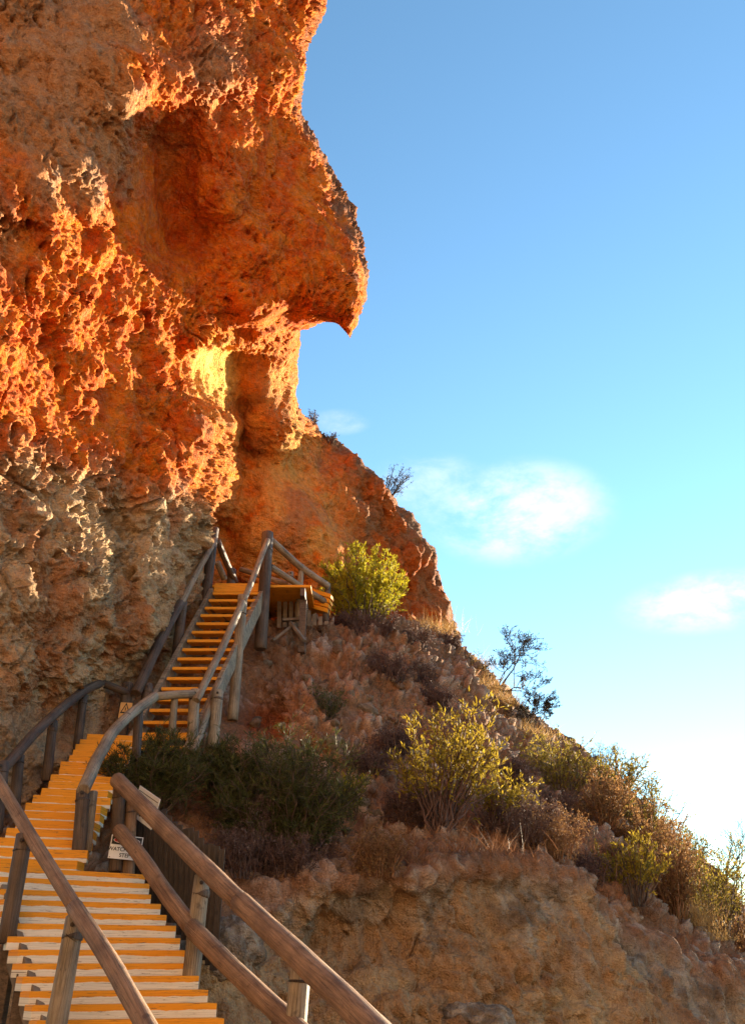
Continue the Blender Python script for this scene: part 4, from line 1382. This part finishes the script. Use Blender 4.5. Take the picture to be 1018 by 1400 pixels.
for k, (px, py, h, w, lm, lab) in enumerate((
        (775, 1085, 1.25, 1.7, 'leaf_olive', 'golden olive scrub below the dark rock on the ridge'),
        (838, 1095, .95, 1.5, 'leaf_olive', 'olive scrub on the ridge between golden scrub and green bush'),
        (822, 1130, 1.0, 1.5, 'rust_leaf', 'rust brown dry scrub below the olive ridge scrub'),
        (890, 1150, 1.35, 1.6, 'leaf_olive', 'tall green olive bush breaking the lower ridge line'),
        (930, 1190, 1.0, 1.3, 'leaf_olive', 'olive bush at the lower end of the ridge'),
        (880, 1180, 1.0, 1.5, 'rust_leaf', 'brown dry scrub behind the yellow green shrub'),
        (985, 1275, 1.75, 1.9, 'leaf_olive', 'broad olive brown bush beneath the bare tree'),
        (925, 1255, 1.5, .95, 'rust_leaf', 'rust brown twiggy bush catching the low sun'),
        (1050, 1310, 1.5, 1.8, 'rust_leaf', 'rust brown bush at the low end of the bank'))):
    shrub('bush', lab, 'bush', hb(px, py), h * 1.15, w * 1.25, lm, 'twig_rust' if lm == 'rust_leaf' else 'twig',
          stems=46, subs=13, leaves=10, ll=.06, lw=.022, sub_len=.22, up=.6, seed=20 + k, twig_r=.006, dome=.45, tmin=.25, group='scrub along the ridge')
# purple grey dead scrub
dead = [(505, 868, .55, 1.7, 'below the lime green bush'), (560, 880, .5, 1.4, 'under the red wall'), (612, 882, .45, .9, 'at the ridge by the red wall'),
        (530, 925, .65, 1.1, 'on the upper slope below the bush line'), (575, 930, .6, 1.0, 'beside the pale outcrop'), 
        (600, 965, .55, .8, 'in the middle of the pale outcrop'),  (535, 1030, .55, .8, 'left of the golden upright shrub'),
        (505, 1048, .45, .9, 'above the large dark bush'),  (575, 1120, .75, 1.3, 'round the foot of the golden shrub'),
         (705, 1078, .55, .8, 'under the rock ledge near the ridge'), (700, 1150, .75, 1.5, 'on the rim beside rusty grass'),
        (745, 1170, .75, 1.4, 'on the rim of the bank'), (812, 1190, .6, 1.1, 'below the ridge scrub'), (850, 1195, .6, 1.0, 'behind the yellow green shrub'),
         (400, 1192, .5, 1.4, 'between large dark bush and bank'), (520, 1192, .6, .9, 'hanging over the rim of the bank'),
        (465, 842, .35, .9, 'beside the landing palings'), (330, 1195, .6, 1.2, 'behind the paired log rails'), (760, 1105, .6, 1.1, 'beneath the golden olive scrub'),
        (340, 1150, .7, 1.3, 'below the dark bush by the palings')]
for k, (px, py, h, w, where) in enumerate(dead):
    rusty = 'rim of the bank' in where or 'behind the yellow' in where
    shrub('dead_scrub', ('rusty dry scrub ' if rusty else 'purple grey leafless scrub ') + where, 'scrub', hb(px, py) + (0, 0, -.03), h * .9, w * .85,
          'rust_leaf' if rusty else 'dry_leaf', 'twig_rust' if rusty else 'twig_purple', stems=34, subs=12, fine=5, leaves=3, ll=.035, lw=.012,
          sub_len=.40, up=.15, seed=60 + k, twig_r=.0055, dome=.35, spread=.28, group='dead scrub on the slope', tmin=.1, d=w * .8)
# dry grass
tufts = [(600, 852, 90, .45, .8, 'straw', 'sunlit straw grass at the foot of the red wall'), (575, 850, 70, .35, .6, 'straw', 'short straw grass under the red wall by the lime bush'),
         (660, 945, 170, .55, .75, 'straw', 'tall golden grass beside the twiggy ridge tree'), (650, 912, 90, .4, .7, 'straw', 'golden grass on the ridge above the twiggy tree'),
         (690, 960, 90, .4, .6, 'straw', 'golden grass round the twiggy tree'), (725, 1000, 120, .45, .8, 'straw', 'golden grass on the ridge below the twiggy tree'), (745, 1015, 70, .35, .5, 'straw', 'short golden grass by the dark ridge rock'),
         (940, 1262, 170, .6, .7, 'straw', 'brightly lit straw grass under the rust brown bush'), (965, 1280, 90, .35, .8, 'straw', 'low straw grass on the lower slope'),
         (600, 1178, 260, .5, 1.5, 'straw_red', 'rusty dry grass along the rim below the golden shrub'), (540, 1172, 170, .42, 1.1, 'straw_red', 'rusty dry grass beside the hanging dead scrub'),
         (655, 1170, 170, .45, 1.2, 'straw_red', 'rusty dry grass on the rim near dead scrub'), (770, 1160, 200, .6, .9, 'straw_red', 'rusty dry grass in the gully by the bank rim'),
         (800, 1180, 140, .5, .9, 'straw_red', 'rusty dry grass below the ridge scrub'), (455, 1005, 80, .3, .7, 'straw_red', 'sparse rusty grass under the rock ledge'),
         (480, 930, 90, .3, .8, 'straw_red', 'sparse rusty grass on the upper outcrop'), (880, 1240, 90, .5, .6, 'straw_red', 'rusty grass behind the yellow green shrub')]
for k, (px, py, n, h, w, m, lab) in enumerate(tufts):
    grass('grass_tuft', lab, hb(px, py), n * (4 if m == 'straw' else 2), h * (.85 if m == 'straw' else .55), w * (1 if m == 'straw' else .8), m, 100 + k, 'dry grass tufts')
# small plants on the skyline of the red wall, twiggy trees on the ridge
def on_cliff_edge(px, py, Y):
    return W(px, py, Y)


shrub('skyline_shrub', 'grey twiggy shrub on the skyline of the red wall', 'shrub', W(528, 682, 21.2), 1.05, 1.15, 'leaf_grey', 'bark', stems=16, subs=8, fine=3, leaves=2, ll=.05, lw=.018,
      sub_len=.3, up=.6, seed=200, twig_r=.008, dome=.3, spread=.05, lean=(.15, 0, 0))
shrub('skyline_shrub', 'tiny grey tuft where the red wall meets the overhang', 'shrub', W(427, 580, 19.2), .35, .5, 'leaf_grey', 'twig', stems=18, subs=6, fine=2, leaves=3, ll=.04, lw=.012,
      sub_len=.35, seed=201, twig_r=.005, spread=.2)
shrub('skyline_shrub', 'tiny dark tuft on the skyline above the sandy wall', 'shrub', W(452, 602, 19.8), .3, .4, 'leaf_grey', 'twig', stems=14, subs=6, fine=2, leaves=3, ll=.04, lw=.012,
      sub_len=.35, seed=202, twig_r=.005, spread=.2)
bare_tree('twiggy_tree', 'dark twiggy tree with sparse leaves standing on the ridge', hb(680, 950), 1.9, 7, 'leaf_grey', None, (.35, -.05), 'tree', .035, 6, .6, 5)
bare_tree('twiggy_tree', 'low spreading twiggy tree below the taller ridge tree', hb(718, 985), 1.25, 15, 'leaf_grey', None, (.6, 0), 'tree', .03, 6, .65, 4)
bare_tree('bare_tree', 'leafless dark tree above the broad olive brown bush', hb(992, 1222), 1.9, 23, None, None, (.05, 0), 'tree', .035, 5, .5)
shrub('skyline_shrub', 'wispy grey shrub on the ridge beside the golden olive scrub', 'shrub', hb(828, 1050), .75, .9, 'leaf_grey', 'twig', stems=16, subs=8, fine=3, leaves=2, ll=.05, lw=.014,
      sub_len=.35, seed=203, twig_r=.006, spread=.1)
shrub('skyline_shrub', 'wispy bare shrub on the low ridge left of the bare tree', 'shrub', hb(950, 1172), .75, .9, None, 'twig', stems=16, subs=8, fine=3, leaves=0,
      sub_len=.35, seed=204, twig_r=.006, spread=.1)
